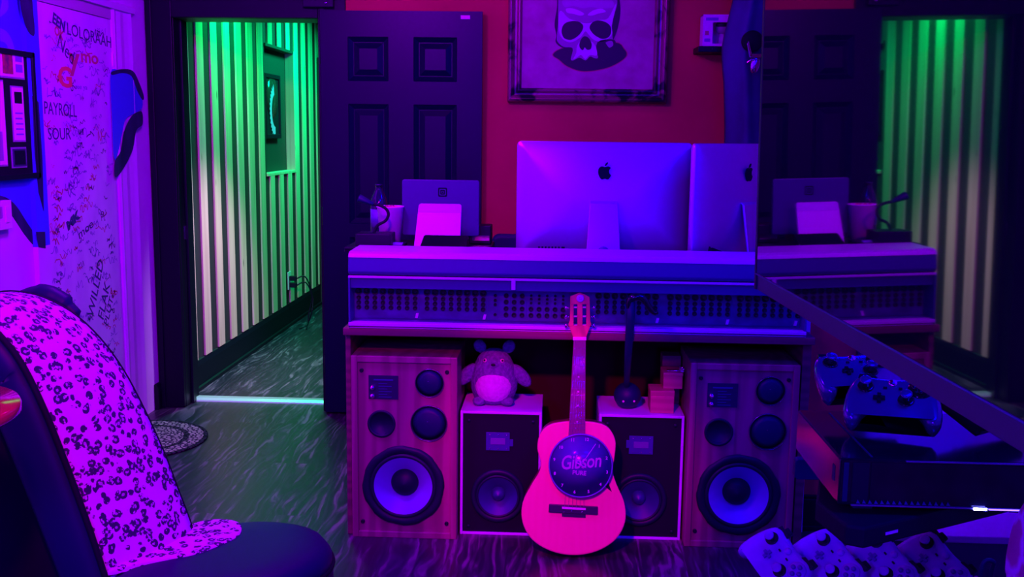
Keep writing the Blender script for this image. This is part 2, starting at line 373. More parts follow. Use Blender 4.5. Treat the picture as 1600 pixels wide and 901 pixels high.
# baseboards
mb = MB(); mb.prism([(XL, 4.985, 0), (XL+.022, 4.985, 0), (XL+.022, 4.985, .10), (XL+.012, 4.985, .125), (XL, 4.985, .13)], (0, .07, 0), trim_black); struct('baseboard_left', mb)
mb = MB(); mb.box((-1.04, YB-.018, 0), (XR-.03, YB, .13), trim_black); struct('baseboard_back', mb, .004)

# red wall return beside the desk, with its black corner trim and white stretch
PYW = 3.62; pa = atY(1335, 590, PYW).x; pb = atY(1357, 590, PYW).x
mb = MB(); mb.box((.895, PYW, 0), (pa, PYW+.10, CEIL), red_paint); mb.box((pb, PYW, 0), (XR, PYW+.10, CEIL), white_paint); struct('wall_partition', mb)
mb = MB(); mb.box((pa, PYW-.02, 0), (pb, PYW+.10, CEIL), mat('navy_trim_paint', (.012, .010, .06), .4)); struct('trim_7', mb, .003)
mb = MB(); mb.box((.895, PYW-.018, 0), (pa, PYW, .118), trim_black); mb.box((.895, PYW-.03, 0), (pa, PYW-.018, .02), trim_black); mb.box((.895, PYW-.012, .118), (pa, PYW, .13), trim_black); struct('baseboard_partition', mb, .003)
# doorway casing and jamb
mb = MB()
CW = .125
for x0, x1 in ((OX0-CW+.004, OX0+.01), (OX1-.01, OX1+CW)):
    mb.box((x0, YB-.02, 0), (x1, YB, OZ+CW), trim_black)
    mb.box((x0+.012, YB-.03, 0), (x0+.035, YB-.02, OZ+CW), trim_black)
mb.box((OX0+.01, YB-.02, OZ-.01), (OX1-.01, YB, OZ+CW), trim_black)
mb.box((OX0-CW+.004, YB-.032, OZ+CW-.03), (OX1+CW, YB-.02, OZ+CW), trim_black)
mb.box((OX0, YB, 0), (OX0+.012, YB+DT, OZ), trim_black); mb.box((OX1-.012, YB, 0), (OX1, YB+DT, OZ), trim_black)
mb.box((OX0, YB, OZ-.012), (OX1, YB+DT, OZ), trim_black)
mb.box((OX0+.012, YB+.07, 0), (OX0+.026, YB+.11, OZ-.012), trim_black)
mb.box((OX0, YB-.02, 0), (OX0+.01, YB, .01), trim_black)
struct('trim_1', mb, .003)
mb = MB(); mb.box((OX0+.012, YB+.055, .86), (OX0+.015, YB+.075, .93), chrome); sp = struct('trim_4', mb)
mb = MB(); mb.prism([(OX0+.012, 5.165, 0), (OX0+.012, 5.255, 0), (OX0+.012, 5.245, .012), (OX0+.012, 5.19, .016), (OX0+.012, 5.17, .006)], (OX1-OX0-.024, 0, 0), mat('metal_threshold', (.6, .65, .7), .35, .3)); struct('trim_5', mb)

# open six-panel door leaf folded against the back wall
DX0, DX1, DY, DZ0, DZ1 = -1.150, -.372, 4.985, .012, 1.985
door = bpy.data.objects.new('door_1', None); COL.objects.link(door); door.location = (DX0, DY+.035, DZ0); door['kind'] = 'structure'
XF['door_1'] = Matrix.Translation(door.location)
mb = MB()
def dpx(x, y): p = atY(x, y, DY); return p.x, p.z
rects = []
for (xa, xb) in ((543, 607), (646, 714)):
    for (ya, yb) in ((57, 127), (162, 350)):
        (u0, z1), (u1, z0) = dpx(xa, ya), dpx(xb, yb); rects.append((u0, z0, u1, z1))
cx = [rects[0][0], rects[0][2], rects[2][0], rects[2][2]]
zt = [(rects[0][1], rects[0][3]), (rects[1][1], rects[1][3]), (.22, .90)]
rects = [(cx[0], a, cx[1], b) for a, b in zt] + [(cx[2], a, cx[3], b) for a, b in zt]
mb.box((DX0, DY, DZ0), (cx[0], DY+.035, DZ1), navy_gloss); mb.box((cx[3], DY, DZ0), (DX1, DY+.035, DZ1), navy_gloss)
mb.box((cx[1], DY, DZ0), (cx[2], DY+.035, DZ1), navy_gloss)
zs = [DZ0, zt[2][0], zt[2][1], zt[1][0], zt[1][1], zt[0][0], zt[0][1], DZ1]
for a, b in ((0, 1), (2, 3), (4, 5), (6, 7)):
    mb.box((cx[0], DY, zs[a]), (cx[1], DY+.035, zs[b]), navy_gloss); mb.box((cx[2], DY, zs[a]), (cx[3], DY+.035, zs[b]), navy_gloss)
mb.build('door_frame', door)
for (a, b, c, d) in rects:
    mb = MB()
    def rr(i, y): return [(a+i, y, b+i), (c-i, y, b+i), (c-i, y, d-i), (a+i, y, d-i)]
    mb.rings([rr(0, DY), rr(.004, DY+.004), rr(.024, DY+.016), rr(.028, DY+.016), rr(.055, DY+.004), rr(.056, DY+.004)], navy_gloss, False, False, True)
    mb.rings([rr(0, DY+.034), rr(0, DY+.028)], navy_gloss, False)
    mb.build('door_panel', door)
mb = MB(); p = dpx(720, 24); q = dpx(734.5, 30); mb.box((p[0], DY-.004, q[1]), (q[0], DY+.002, p[1]), white_pl); o = mb.build('door_sticker', door, .001); o['label'] = 'small pale sticker at the top corner of the door'
for z in (.25, 1.0, 1.78):
    mb = MB(); mb.cyl((DX0-.004, DY+.03, z-.045), (DX0-.004, DY+.03, z+.045), .007, trim_black); mb.build('hinge', door)
# ornament on head casing corner
t = thing('door_chime', 'small dark door chime on the black casing corner over the doorway', 'chime', (-1.17, YB-.032, 2.03))
mb = MB(); mb.box((-1.24, YB-.055, 2.0), (-1.09, YB-.032, 2.065), blk); mb.build('housing', t, .006)
mb = MB(); mb.ball((-1.125, YB-.058, 2.022), .008, chrome, 12); mb.build('button', t)

# ------------------------------------------------------------------ hallway
HX = -1.962
RY0, RY1, RZ0, RZ1 = 6.86, 7.60, 1.11, 1.99
hblack = mat('black_hall_wall_paint', (.018, .020, .022), .7)
mb = MB()
mb.box((HX-.1, YB+DT, 0), (HX, RY0, CEIL), hblack); mb.box((HX-.1, RY1, 0), (HX, 8.75, CEIL), hblack)
mb.box((HX-.1, RY0, 0), (HX, RY1, RZ0), hblack); mb.box((HX-.1, RY0, RZ1), (HX, RY1, CEIL), hblack)
mb.box((HX-.12, RY0-.05, RZ0-.05), (HX-.055, RY1+.05, RZ1+.05), hblack)

struct('wall_hall_left', mb)
mb = MB()
mb.box((HX-.054, RY0, RZ0), (HX+.012, RY1, RZ0+.02), pine); mb.box((HX-.054, RY1-.02, RZ0+.02), (HX+.012, RY1, RZ1), pine)
mb.box((HX-.054, RY0, RZ1-.02), (HX+.012, RY1-.02, RZ1), hblack); struct('trim_6', mb, .002)
mb = MB(); mb.box((-.72, YB+DT, 0), (-.62, 8.75, CEIL), hblack); struct('wall_hall_right', mb)
mb = MB(); mb.box((HX-.1, 8.75, 0), (-.62, 8.85, CEIL), hblack); struct('wall_hall_end', mb)
mb = MB(); mb.prism([(HX, YB+DT, 0), (HX+.03, YB+DT, 0), (HX+.03, YB+DT, .02), (HX+.018, YB+DT, .024), (HX+.018, YB+DT, .135), (HX+.008, YB+DT, .16), (HX, YB+DT, .165)], (0, 3.5, 0), trim_black); struct('baseboard_hall', mb)
pitch, sw = .2296, .108
for i in range(-1, 15):
    y0 = 5.311 + i*pitch - .002
    if y0 < YB+DT: y0b = YB+DT+.002
    else: y0b = y0
    y1 = y0 + sw
    if y1 < y0b+.02: continue
    segs = [(.165, CEIL-.005)]
    if y1 > RY0-.01 and y0b < RY1: 
        if y0b < RY0: y1 = RY0; segs = [(.165, CEIL-.005)]
        elif y1 > RY1: segs = [(.165, RZ0), (RZ1, CEIL-.005)]
        else: segs = [(.165, RZ0), (RZ1, CEIL-.005)]
    for a, b in segs:
        mb = MB(); mb.box((HX+.0005, y0b, a), (HX+.0115, y1, b), pine)
        tag(mb.build('wall_slat', bevel=.0015), 'rough pine slat standing upright on the black hallway wall', 'slat', 'pine slats along the hallway wall')
# framed record in the recess
t = thing('framed_record', 'shadow-boxed award disc in a black frame inside the hallway recess', 'picture', (HX-.054, 7.10, 1.35))
mb = MB(); RX = HX-.0545
a, b, c, d = 7.40, 1.33, 7.80-.22, 1.93
fx = HX-.025; pA = atX(414, 106, fx); pB = atX(440, 216, fx); y0, y1, z0, z1 = max(pA.y, RY0+.004), pB.y, pB.z, pA.z-.03
for bx in (((RX, y0, z0), (fx, y0+.03, z1)), ((RX, y1-.03, z0), (fx, y1, z1)), ((RX, y0+.03, z0), (fx, y1-.03, z0+.03)), ((RX, y0+.03, z1-.03), (fx, y1-.03, z1))): mb.box(*bx, blk)
mb.build('frame', t, .003)
mb = MB(); mb.box((RX, y0+.03, z0+.03), (RX+.02, y1-.03, z1-.03), blk_matte); mb.build('backing', t)
mb = MB(); rD = (y1-y0)/2-.05; mb.lathe([(rD, 0), (rD, .003), (rD*.3, .003), (rD*.1, .004), (.0001, .004)], mat('dark_disc', (.05, .06, .06), .15, .3), (RX+.0205, (y0+y1)/2, (z0+z1)/2+.06), (1, 0, 0), 48); mb.build('disc', t)
cyy, czz = (y0+y1)/2, (z0+z1)/2
mb = MB(); pts = []
for i in range(65):
    a_ = math.radians(100 + 170*i/64); r_ = .125 + (.012 if i % 4 < 2 else 0); pts.append((RX+.026, cyy+.05+r_*math.cos(a_), czz-.03+r_*1.35*math.sin(a_)))
for i in range(64, -1, -1):
    a_ = math.radians(100 + 170*i/64); r_ = .082; pts.append((RX+.026, cyy+.05+r_*math.cos(a_), czz-.03+r_*1.35*math.sin(a_)))
for i in range(64): mb.add([pts[i], pts[i+1], pts[129-i-1], pts[129-i]], [(0, 1, 2, 3)], mat('lilac_paper', (.75, .32, .75), .7))
o = mb.build('paper_ring', t); o['label'] = 'jagged white paper ring'
# hall outlet with plugs and cords
t = thing('wall_outlet', 'pale wall outlet low between the hallway slats with black cords plugged in', 'outlet', (HX+.0125, 7.35, .30))
p = atX(449, 428, HX+.0125)
mb = MB(); mb.box((HX+.0125, p.y, .27), (HX+.019, p.y+.085, .40), white_pl); mb.build('cover_plate', t, .002)
for k in (0, 1):
    mb = MB(); mb.box((HX+.019, p.y+.02, .285+.05*k), (HX+.07, p.y+.055, .32+.05*k), blk); mb.build('plug', t, .004)
    mb = MB(); mb.tube(smooth_poly([(HX+.07, p.y+.04, .30+.05*k), (HX+.13, p.y+.06, .32+.04*k), (HX+.17, p.y+.08+.02*k, .22), (HX+.15+.02*k, p.y+.07, .1), (HX+.14, p.y+.03+.03*k, .008), (HX+.12+.05*k, p.y-.1, .006)], 5, False), .005, blk); mb.build('cord', t)
# far hallway door, ajar
d2 = bpy.data.objects.new('door_2', None); COL.objects.link(d2); d2.location = (-1.93, 8.4, .01); d2['kind'] = 'structure'; XF['door_2'] = Matrix.Translation(d2.location)
mb = MB(); mb.box((-1.945, 8.30, .01), (-1.915, 8.745, 2.0), mat('dark_green_door', (.02, .03, .025), .4)); mb.build('door_slab', d2, .003)
mb = MB(); mb.cyl((-1.915, 8.36, .93), (-1.865, 8.36, .93), .012, chrome); mb.ball((-1.85, 8.36, .93), .028, chrome, 16); mb.build('door_knob', d2)

# ------------------------------------------------------------------ left wall things
GY0, GY1, GZ = 3.965, 4.63, 1.895
d3 = bpy.data.objects.new('door_3', None); COL.objects.link(d3); d3.location = (XL, GY0, .01); d3['kind'] = 'structure'; XF['door_3'] = Matrix.Translation(d3.location)
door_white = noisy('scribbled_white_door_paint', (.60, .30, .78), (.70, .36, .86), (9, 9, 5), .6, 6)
marker = mat('black_marker_ink', (.03, .02, .14), .6)
marker2 = mat('violet_marker_ink', (.18, .10, .50), .6)
redmark = mat('red_marker_ink', (.50, .03, .16), .6)
orange = mat('orange_marker_ink', (.75, .12, .12), .6)
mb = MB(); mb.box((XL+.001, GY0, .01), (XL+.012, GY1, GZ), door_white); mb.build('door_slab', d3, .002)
GX = XL+.0125
mb = MB()
rd = random.Random(3)
def ink(pts, r, m): # flat pen stroke on the door
    P = [Vector((0, a, b)) for a, b in pts]; up = []; dn = []
    for i, p in enumerate(P):
        t = (P[min(i+1, len(P)-1)]-P[max(i-1, 0)]); n = Vector((0, -t.z, t.y)); n = n.normalized()*r if n.length > 1e-6 else Vector((0, 0, r))
        up.append((GX, p.y+n.y, p.z+n.z)); dn.append((GX, p.y-n.y, p.z-n.z))
    n = len(P); mb.add(up+dn, [(i, i+1, n+i+1, n+i) for i in range(n-1)], m)
def scribble(y, z, s, m, r=.0022, k=9):
    if not (GY0+.03 < y < GY1-.03) : return
    pts = []; x = y - s
    for i in range(k): pts.append((min(max(x + rd.uniform(-.3, .3)*s, GY0+.012), GY1-.012), z + rd.uniform(-.5, .5)*s)); x += 2*s/k
    ink([tuple(p) for p in smooth_poly(pts, 4, False)], r, m)
for i in range(260):
    scribble(rd.uniform(GY0+.04, GY1-.05), rd.uniform(.35, GZ-.06), rd.uniform(.012, .045), rd.choice([marker2, marker2, marker2, marker, redmark]), rd.uniform(.0010, .0028), rd.randint(5, 12))
GM = lambda y, z, ang=0: Matrix.Translation((GX, y, z)) @ Matrix(((0, 0, 1, 0), (1, 0, 0, 0), (0, 1, 0, 0), (0, 0, 0, 1))) @ Matrix.Rotation(ang, 4, 'Z')
def gtext(s, px, py, size, m, ang=0, bold=0, narrow=1.0):
    p = atX(px, py, GX); mb.text(s, size, GM(p.y, p.z, ang) @ Matrix.Diagonal((narrow, 1, 1, 1)), m, .0004, bold=bold)
gtext('LOLORAAH', 141, 57, .070, marker, -.05, narrow=1.15); gtext('mo', 140, 90, .075, redmark, narrow=1.7, bold=.0015); gtext('y', 116, 92, .13, redmark, narrow=1.5, bold=.003)
gtext('Ned', 103, 78, .085, marker, -.5); gtext('G', 102, 122, .115, orange, bold=.003, narrow=1.5)
gtext('PAYROLL', 95, 172, .072, marker, -.03, narrow=.92); gtext('SOUR', 93, 210, .068, marker, narrow=1.1)
gtext('EEN', 92, 36, .06, marker, -.3, bold=.002); gtext('OK', 92, 52, .05, redmark, -.3, bold=.002)
gtext('WILLED', 150, 450, .085, marker, 1.05, narrow=.9); gtext('FLAK', 163, 470, .085, marker, 1.05, narrow=.9); gtext('PLUT', 170, 486, .06, marker, 1.0)
gtext('moe', 134, 358, .055, marker, .3, narrow=1.5); gtext('MK', 114, 345, .05, marker, .4, bold=.003, narrow=1.6); gtext('see ya', 127, 136, .03, marker2, narrow=1.5)
for k in range(7):
    p = atX(92+rd.uniform(-5, 5), 300+k*13, GX); scribble(p.y, p.z, .03, redmark, .003, 8)
    p = atX(150-k*5, 262+k*16, GX); scribble(p.y, p.z, .03, redmark, .0025, 8)
for k in range(8): p = atX(116+rd.uniform(-8, 8), 238+k*9, GX); scribble(p.y, p.z, .035, marker2, .0028, 9)
for k in range(5): p = atX(80+rd.uniform(-3, 3), 390+k*8, GX); scribble(p.y, p.z, .016, marker, .0018, 7)
o = mb.build('marker_graffiti', d3); o['label'] = 'handwritten names, words and scribbles in marker'
mb = MB(); mb.box((XL+.001, GY0, GZ+.003), (XL+.016, GY1, GZ+.05), mat('greyish_cream_trim', (.45, .42, .5), .6)); mb.build('door_header_strip', d3)  # plain greyish cream strip above the door slab
for z in (1.72,):
    mb = MB(); mb.box((XL+.012, GY1-.004, z-.03), (XL+.02, GY1+.02, z+.03), white_pl); mb.build('hinge', d3)
# casing of that door
mb = MB()
prof = [(0, GY1+.006), (.018, GY1+.006), (.024, GY1+.02), (.016, GY1+.05), (.020, GY1+.09), (.016, GY1+.13), (.020, GY1+.17), (.026, GY1+.20), (.018, GY1+.215), (0, GY1+.215)]
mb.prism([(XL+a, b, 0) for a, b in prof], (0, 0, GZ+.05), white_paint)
zc_ = lpx(60, 386, XL+.022)[1]
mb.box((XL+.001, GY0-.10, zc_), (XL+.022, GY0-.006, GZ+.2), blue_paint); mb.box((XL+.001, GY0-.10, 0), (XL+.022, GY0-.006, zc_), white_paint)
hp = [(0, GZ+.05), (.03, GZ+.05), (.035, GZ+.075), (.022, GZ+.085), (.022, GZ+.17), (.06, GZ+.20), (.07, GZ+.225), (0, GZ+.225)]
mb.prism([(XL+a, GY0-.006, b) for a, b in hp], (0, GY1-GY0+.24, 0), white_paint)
def cpaint(pts, m, X): mb.prism([(X, y, z) for y, z in pts], (.0012, 0, 0), m)
cpaint([tuple(p) for p in smooth_poly([lpx(30, -60, XL+.022), lpx(31, 0, XL+.022), lpx(38, 35, XL+.022), lpx(46, 52, XL+.022), lpx(54, 52, XL+.022), lpx(50, 0, XL+.022), lpx(49, -60, XL+.022)], 3)], black_paint, XL+.022)
cpaint([lpx(50, 150, XL+.022), lpx(60, 160, XL+.022), lpx(66, 250, XL+.022), lpx(68, 330, XL+.022), lpx(60, 300, XL+.022), lpx(54, 240, XL+.022)], black_paint, XL+.022)
cpaint([lpx(56, 362, XL+.022), lpx(70, 362, XL+.022), lpx(71, 388, XL+.022), lpx(60, 386, XL+.022)], black_paint, XL+.022)
# mural continues over the right casing
def cp(pts): return [lpx(x, y, XL+.024) for x, y in pts]
cpaint([tuple(p) for p in smooth_poly(cp([(173, 113), (188, 111), (205, 114), (214, 128), (220, 146), (222, 168), (208, 178), (196, 186), (190, 210), (184, 238), (178, 246), (175, 180)]), 4)], blue_paint, XL+.024)
cpaint([tuple(p) for p in smooth_poly(cp([(174, 112), (190, 108), (207, 111), (217, 130), (224, 150), (222, 156), (214, 142), (205, 119), (190, 114), (175, 117)]), 4)], black_paint, XL+.0255)
cpaint([tuple(p) for p in smooth_poly(cp([(221, 175), (222, 194), (212, 204), (207, 232), (195, 258), (180, 277), (179, 252), (188, 236), (193, 206), (203, 184), (212, 176)]), 4)], black_paint, XL+.0255)
struct('trim_2', mb)

# framed collage on the left wall
t = thing('memorabilia_frame', 'black framed memorabilia collage hanging on the painted left wall', 'picture', (XL, 3.6, 1.22))
FX = XL+.03
fy0, fy1, fz0, fz1 = 3.05, 3.905, 1.222, 1.695
mb = MB()
mb.box((XL+.002, fy0, fz0), (FX-.012, fy1, fz1), blk_matte)
for bx in (((XL+.002, fy0, fz0), (FX, fy0+.02, fz1)), ((XL+.002, fy1-.02, fz0), (FX, fy1, fz1)), ((XL+.002, fy0, fz0), (FX, fy1, fz0+.02)), ((XL+.002, fy0, fz1-.02), (FX, fy1, fz1))): mb.box(*bx, blk)
mb.build('frame', t, .002)
pic_m = noisy('small_photo_print', (.10, .03, .08), (.40, .06, .08), (40, 40, 40), .5)
grey_line = mat('silver_inner_border', (.35, .33, .5), .4, .3)
def card(px0, py0, px1, py1, items, nm='mat_window', face=paper):
    a = atX(px0, py0, FX-.012); b = atX(px1, py1, FX-.012); c = atX(px1, py0, FX-.012)
    y0, y1, z0, z1 = max(a.y, fy0+.02), b.y, b.z, c.z
    mb = MB(); mb.box((FX-.012, y0-.006, z0-.006), (FX-.009, y1+.006, z1+.006), grey_line); mb.box((FX-.009, y0, z0), (FX-.007, y1, z1), face)
    for (u0, v0, u1, v1, mt) in items: mb.box((FX-.007, y0+(y1-y0)*u0, z0+(z1-z0)*v0), (FX-.006, y0+(y1-y0)*u1, z0+(z1-z0)*v1), mt)
    return mb.build(nm, t)
card(-60, 82, 36, 122, [(.62, .1, .80, .85, pic_m), (.85, .2, .97, .5, marker2), (.85, .6, .97, .85, marker2), (.35, .3, .55, .6, marker2)])
card(-60, 128, 10, 257, [(.4, .5, .85, .95, pic_m), (.1, .05, .9, .4, grey_line)])
card(17, 138, 38, 219, [(.15, .7, .85, .92, blk), (.15, .1, .85, .13, marker2), (.15, .2, .85, .23, marker2), (.15, .3, .85, .33, marker2), (.15, .4, .8, .43, marker2), (.15, .5, .85, .53, marker2)])
card(18, 232, 40, 259, [(.1, .1, .9, .9, blk)], face=mat('dark_mat_board', (.03, .03, .1), .5))
# intercom plate
t = thing('wall_intercom', 'small pale wall box just under the wavy black mural stripe', 'intercom', (XL, 3.68, 1.03))
a = atX(0, 360, XL+.03); b = atX(18, 317, XL+.03)
mb = MB(); mb.box((XL+.0012, b.y-.16, 1.045), (XL+.03, b.y, 1.150), white_pl); mb.build('housing', t, .003)
mb = MB(); mb.box((XL+.03, b.y-.05, 1.07), (XL+.034, b.y-.02, 1.13), white_pl); mb.build('button', t, .002)
mb = MB(); mb.box((XL+.03, b.y-.14, 1.09), (XL+.033, b.y-.07, 1.13), mat('grey_plastic', (.3, .3, .4), .4)); mb.build('speaker_grille', t)

# round rug against the left wall
def rug():
    mt = mat('patterned_rug', (.3, .15, .2), .95, spec=.1)
    tx = nd(mt, 'ShaderNodeTexCoord'); gr = nd(mt, 'ShaderNodeVectorMath', operation='LENGTH'); lk(mt, tx.outputs['Object'], gr.inputs[0])
    v = coords(mt, (1, 1, 1)); nz = nd(mt, 'ShaderNodeTexVoronoi', feature='DISTANCE_TO_EDGE'); nz.inputs['Scale'].default_value = 48; lk(mt, v, nz.inputs['Vector'])
    r1 = ramp(mt, [(.10, (.05, .02, .06)), (.2, (.55, .28, .34))]); lk(mt, nz.outputs['Distance'], r1.inputs['Fac'])
    r2 = ramp(mt, [(0, (1, 1, 1)), (.19/.33*1, (1, 1, 1)), (.20/.33, (.12, .12, .2)), (.215/.33, (.12, .12, .2)), (.225/.33, (1, 1, 1)), (.285/.33, (1, 1, 1)), (.29/.33, (.08, .08, .16))], 'CONSTANT')
    ml = nd(mt, 'ShaderNodeMath', operation='DIVIDE'); ml.inputs[1].default_value = .33; lk(mt, gr.outputs['Value'], ml.inputs[0]); lk(mt, ml.outputs[0], r2.inputs['Fac'])
    mx = nd(mt, 'ShaderNodeMix', data_type='RGBA', blend_type='MULTIPLY'); mx.inputs[0].default_value = 1
    lk(mt, r1.outputs['Color'], mx.inputs[6]); lk(mt, r2.outputs['Color'], mx.inputs[7]); lk(mt, mx.outputs[2], bsdf(mt).inputs['Base Color'])
    return mt
t_r, rc = .31, Vector((-1.905, 4.47, 0))
mb = MB(); a0 = math.acos((XL+.03-rc.x)/t_r) if abs((XL+.03-rc.x)/t_r) < 1 else PI
pts = [(t_r*math.cos(-a0+2*a0*i/60), t_r*math.sin(-a0+2*a0*i/60), .0005) for i in range(61)]
mb.prism(pts, (0, 0, .008), rug()); o = mb.build('floor_rug', bevel=.003); o.location = rc
tag(o, 'round patterned rug lying by the graffiti-covered white door', 'rug')

# ------------------------------------------------------------------ painting, shelf, cloth on the back wall
t = thing('skull_painting', 'large gilt framed painting of a jawless skull on the red wall', 'painting', (.13, YB, 1.57))
PX0, PX1, PZ0, PZ1 = -.252, .512, 1.566, 2.40
def ringrect(i, y): return [(PX0+i, y, PZ0+i), (PX1-i, y, PZ0+i), (PX1-i, y, PZ1-i), (PX0+i, y, PZ1-i)]
mb = MB(); mb.rings([ringrect(0, YB-.002), ringrect(0, YB-.035), ringrect(.006, YB-.050), ringrect(.016, YB-.056), ringrect(.026, YB-.048), ringrect(.034, YB-.036), ringrect(.044, YB-.036), ringrect(.050, YB-.044), ringrect(.058, YB-.046), ringrect(.066, YB-.034), ringrect(.068, YB-.022)], gold, False, False, False)
mb.build('gilt_frame', t, .002)
CY = YB-.026
mb = MB(); mb.box((PX0+.05, CY, PZ0+.05), (PX1-.05, YB-.004, PZ1-.05), canvas_bg)
bone = noisy('skull_paint_light', (.50, .34, .62), (.58, .42, .70), (12, 12, 12), .7)
bone2 = mat('skull_paint_mid', (.30, .12, .34), .7); inkp = mat('skull_paint_black', (.008, .006, .02), .6); hil = mat('skull_paint_highlight', (.62, .46, .75), .7)
rim = mat('skull_paint_rust', (.45, .08, .10), .7)
def pp(pts, m, k, sub=4):   # pts in photograph px of the painting crop (x: 790+u/5.3, y: v/5.3)
    P = []
    for u, v in pts: q = atY(790+u/5.3, v/5.3, CY); P.append((q.x, CY-.0006*k, q.z))
    P = [tuple(a) for a in (smooth_poly(P, sub) if sub > 1 else P)]
    mb.prism(P, (0, .0006*k+.0002, 0), m)
pp([(385, 455), (440, 405), (560, 380), (900, 345), (985, 400), (1010, 455), (960, 510), (850, 565), (700, 595), (600, 590), (500, 550), (440, 500)], rim, 1)
pp([(392, 455), (445, 410), (560, 385), (900, 352), (980, 405), (1002, 455), (955, 505), (848, 558), (700, 588), (602, 583), (505, 545), (445, 495)], inkp, 2)
pp([(440, -140), (560, -230), (760, -230), (900, -130), (945, 10), (945, 150), (905, 300), (870, 345), (780, 355), (760, 400), (775, 480), (740, 490), (700, 475), (660, 505), (610, 485), (560, 505), (530, 490), (550, 400), (470, 395), (415, 350), (420, 290), (405, 200), (425, 60)], inkp, 3)
pp([(452, -120), (570, -215), (750, -215), (885, -120), (925, 10), (900, 120), (880, 200), (885, 300), (890, 370), (860, 395), (830, 370), (760, 360), (755, 420), (765, 478), (735, 482), (700, 468), (662, 500), (612, 478), (560, 500), (540, 488), (555, 400), (480, 388), (430, 345), (425, 300), (435, 200), (436, 60)], bone2, 4)
pp([(470, 0), (560, -60), (760, -60), (880, 0), (890, 60), (800, 70), (700, 60), (640, 70), (560, 50), (490, 60)], mat('skull_paint_forehead', (.40, .20, .46), .7), 5)
pp([(450, 90), (520, 150), (560, 165), (640, 190), (700, 190), (780, 165), (850, 150), (915, 30), (880, 210), (880, 290), (800, 345), (730, 330), (690, 290), (660, 260), (620, 310), (540, 350), (470, 320), (440, 240)], bone, 5)
pp([(500, 75), (540, 68), (600, 85), (650, 115), (620, 130), (560, 115), (510, 105)], hil, 6); pp([(680, 125), (720, 90), (790, 72), (830, 98), (770, 112), (720, 128)], hil, 6)
pp([(480, 100), (560, 145), (640, 160), (720, 150), (800, 130), (850, 110), (820, 150), (720, 178), (660, 190), (600, 178), (520, 150)], bone2, 6)
pp([(465, 240), (490, 195), (550, 175), (610, 182), (642, 215), (630, 260), (590, 305), (540, 330), (490, 320), (468, 285)], inkp, 7)
pp([(695, 225), (720, 185), (770, 170), (830, 185), (868, 220), (872, 270), (850, 310), (800, 322), (750, 300), (712, 265)], inkp, 7)
pp([(590, 390), (615, 345), (660, 330), (720, 350), (750, 400), (755, 460), (700, 455), (660, 490), (625, 455), (600, 470), (560, 490), (585, 440)], bone, 6, 3)
pp([(610, 370), (625, 325), (655, 300), (690, 318), (712, 365), (705, 405), (675, 412), (655, 392), (640, 416), (618, 400)], inkp, 8, 3)
pp([(760, 350), (900, 330), (900, 420), (850, 500), (770, 480)], inkp, 5); pp([(830, 350), (880, 340), (890, 375), (860, 395), (840, 375)], bone2, 6)
pp([(925, 60), (942, 60), (940, 160), (905, 300), (885, 280), (888, 180)], inkp, 6, 3)
mb.build('canvas', t)

t = thing('wall_shelf', 'small dark floating shelf on the red wall right of the painting', 'shelf', (.8, YB, 1.8))
a = atY(1089, 76, 4.92); mb = MB()
mb.prism([(a.x, YB-.001, 1.800), (a.x+.005, YB-.15, 1.800), (a.x+.34, YB-.15, 1.800), (a.x+.34, YB-.001, 1.800)], (0, 0, .028), trim_black); mb.build('board', t, .003)
for dx in (.07, .12, .15): 
    mb = MB(); mb.ball((a.x+dx, YB-.151, 1.815), .0025, chrome, 8); mb.build('screw', t)
b = atY(1097, 66, 4.94); c = atY(1143, 22, 4.94)
t = thing('figure_box', 'small white window box with a toy figure inside on the wall shelf', 'box', (b.x+.07, 4.98, 1.828))
x0, x1, z0, z1 = b.x, b.x+.155, 1.8285, c.z-.004
mb = MB(); Y0, Y1 = 4.925, 5.03
mb.box((x0, Y0+.003, z0), (x0+.004, Y1, z1), paper); mb.box((x1-.004, Y0+.003, z0), (x1, Y1, z1), paper); mb.box((x0, Y1-.003, z0), (x1, Y1, z1), paper)
mb.box((x0, Y0+.003, z0), (x1, Y1, z0+.004), paper); mb.box((x0, Y0+.003, z1-.004), (x1, Y1, z1), paper)
mb.box((x0, Y0, z0), (x0+.045, Y0+.003, z1), paper); mb.box((x1-.012, Y0, z0), (x1, Y0+.003, z1), paper); mb.box((x0+.045, Y0, z1-.035), (x1-.012, Y0+.003, z1), paper); mb.box((x0+.045, Y0, z0), (x1-.012, Y0+.003, z0+.012), paper)
mb.box((x0+.012, Y0-.0006, z1-.028), (x0+.07, Y0, z1-.014), marker2); mb.box((x0+.008, Y0-.0006, z0+.02), (x0+.035, Y0, z0+.035), marker2); mb.box((x0+.01, Y0-.0006, z0+.05), (x0+.028, Y0, z0+.07), redmark)
mb.build('carton', t)
mb = MB(); xm = (x0+x1)/2+.018; mb.ball((xm, Y0+.05, z0+.085), .032, bone2, 16, (1, .9, .9)); mb.cyl((xm, Y0+.05, z0+.005), (xm, Y0+.05, z0+.06), .02, bone, .014); mb.ball((xm, Y0+.048, z0+.10), .030, inkp, 16, (1.05, .95, .7)); mb.build('toy_figure', t)

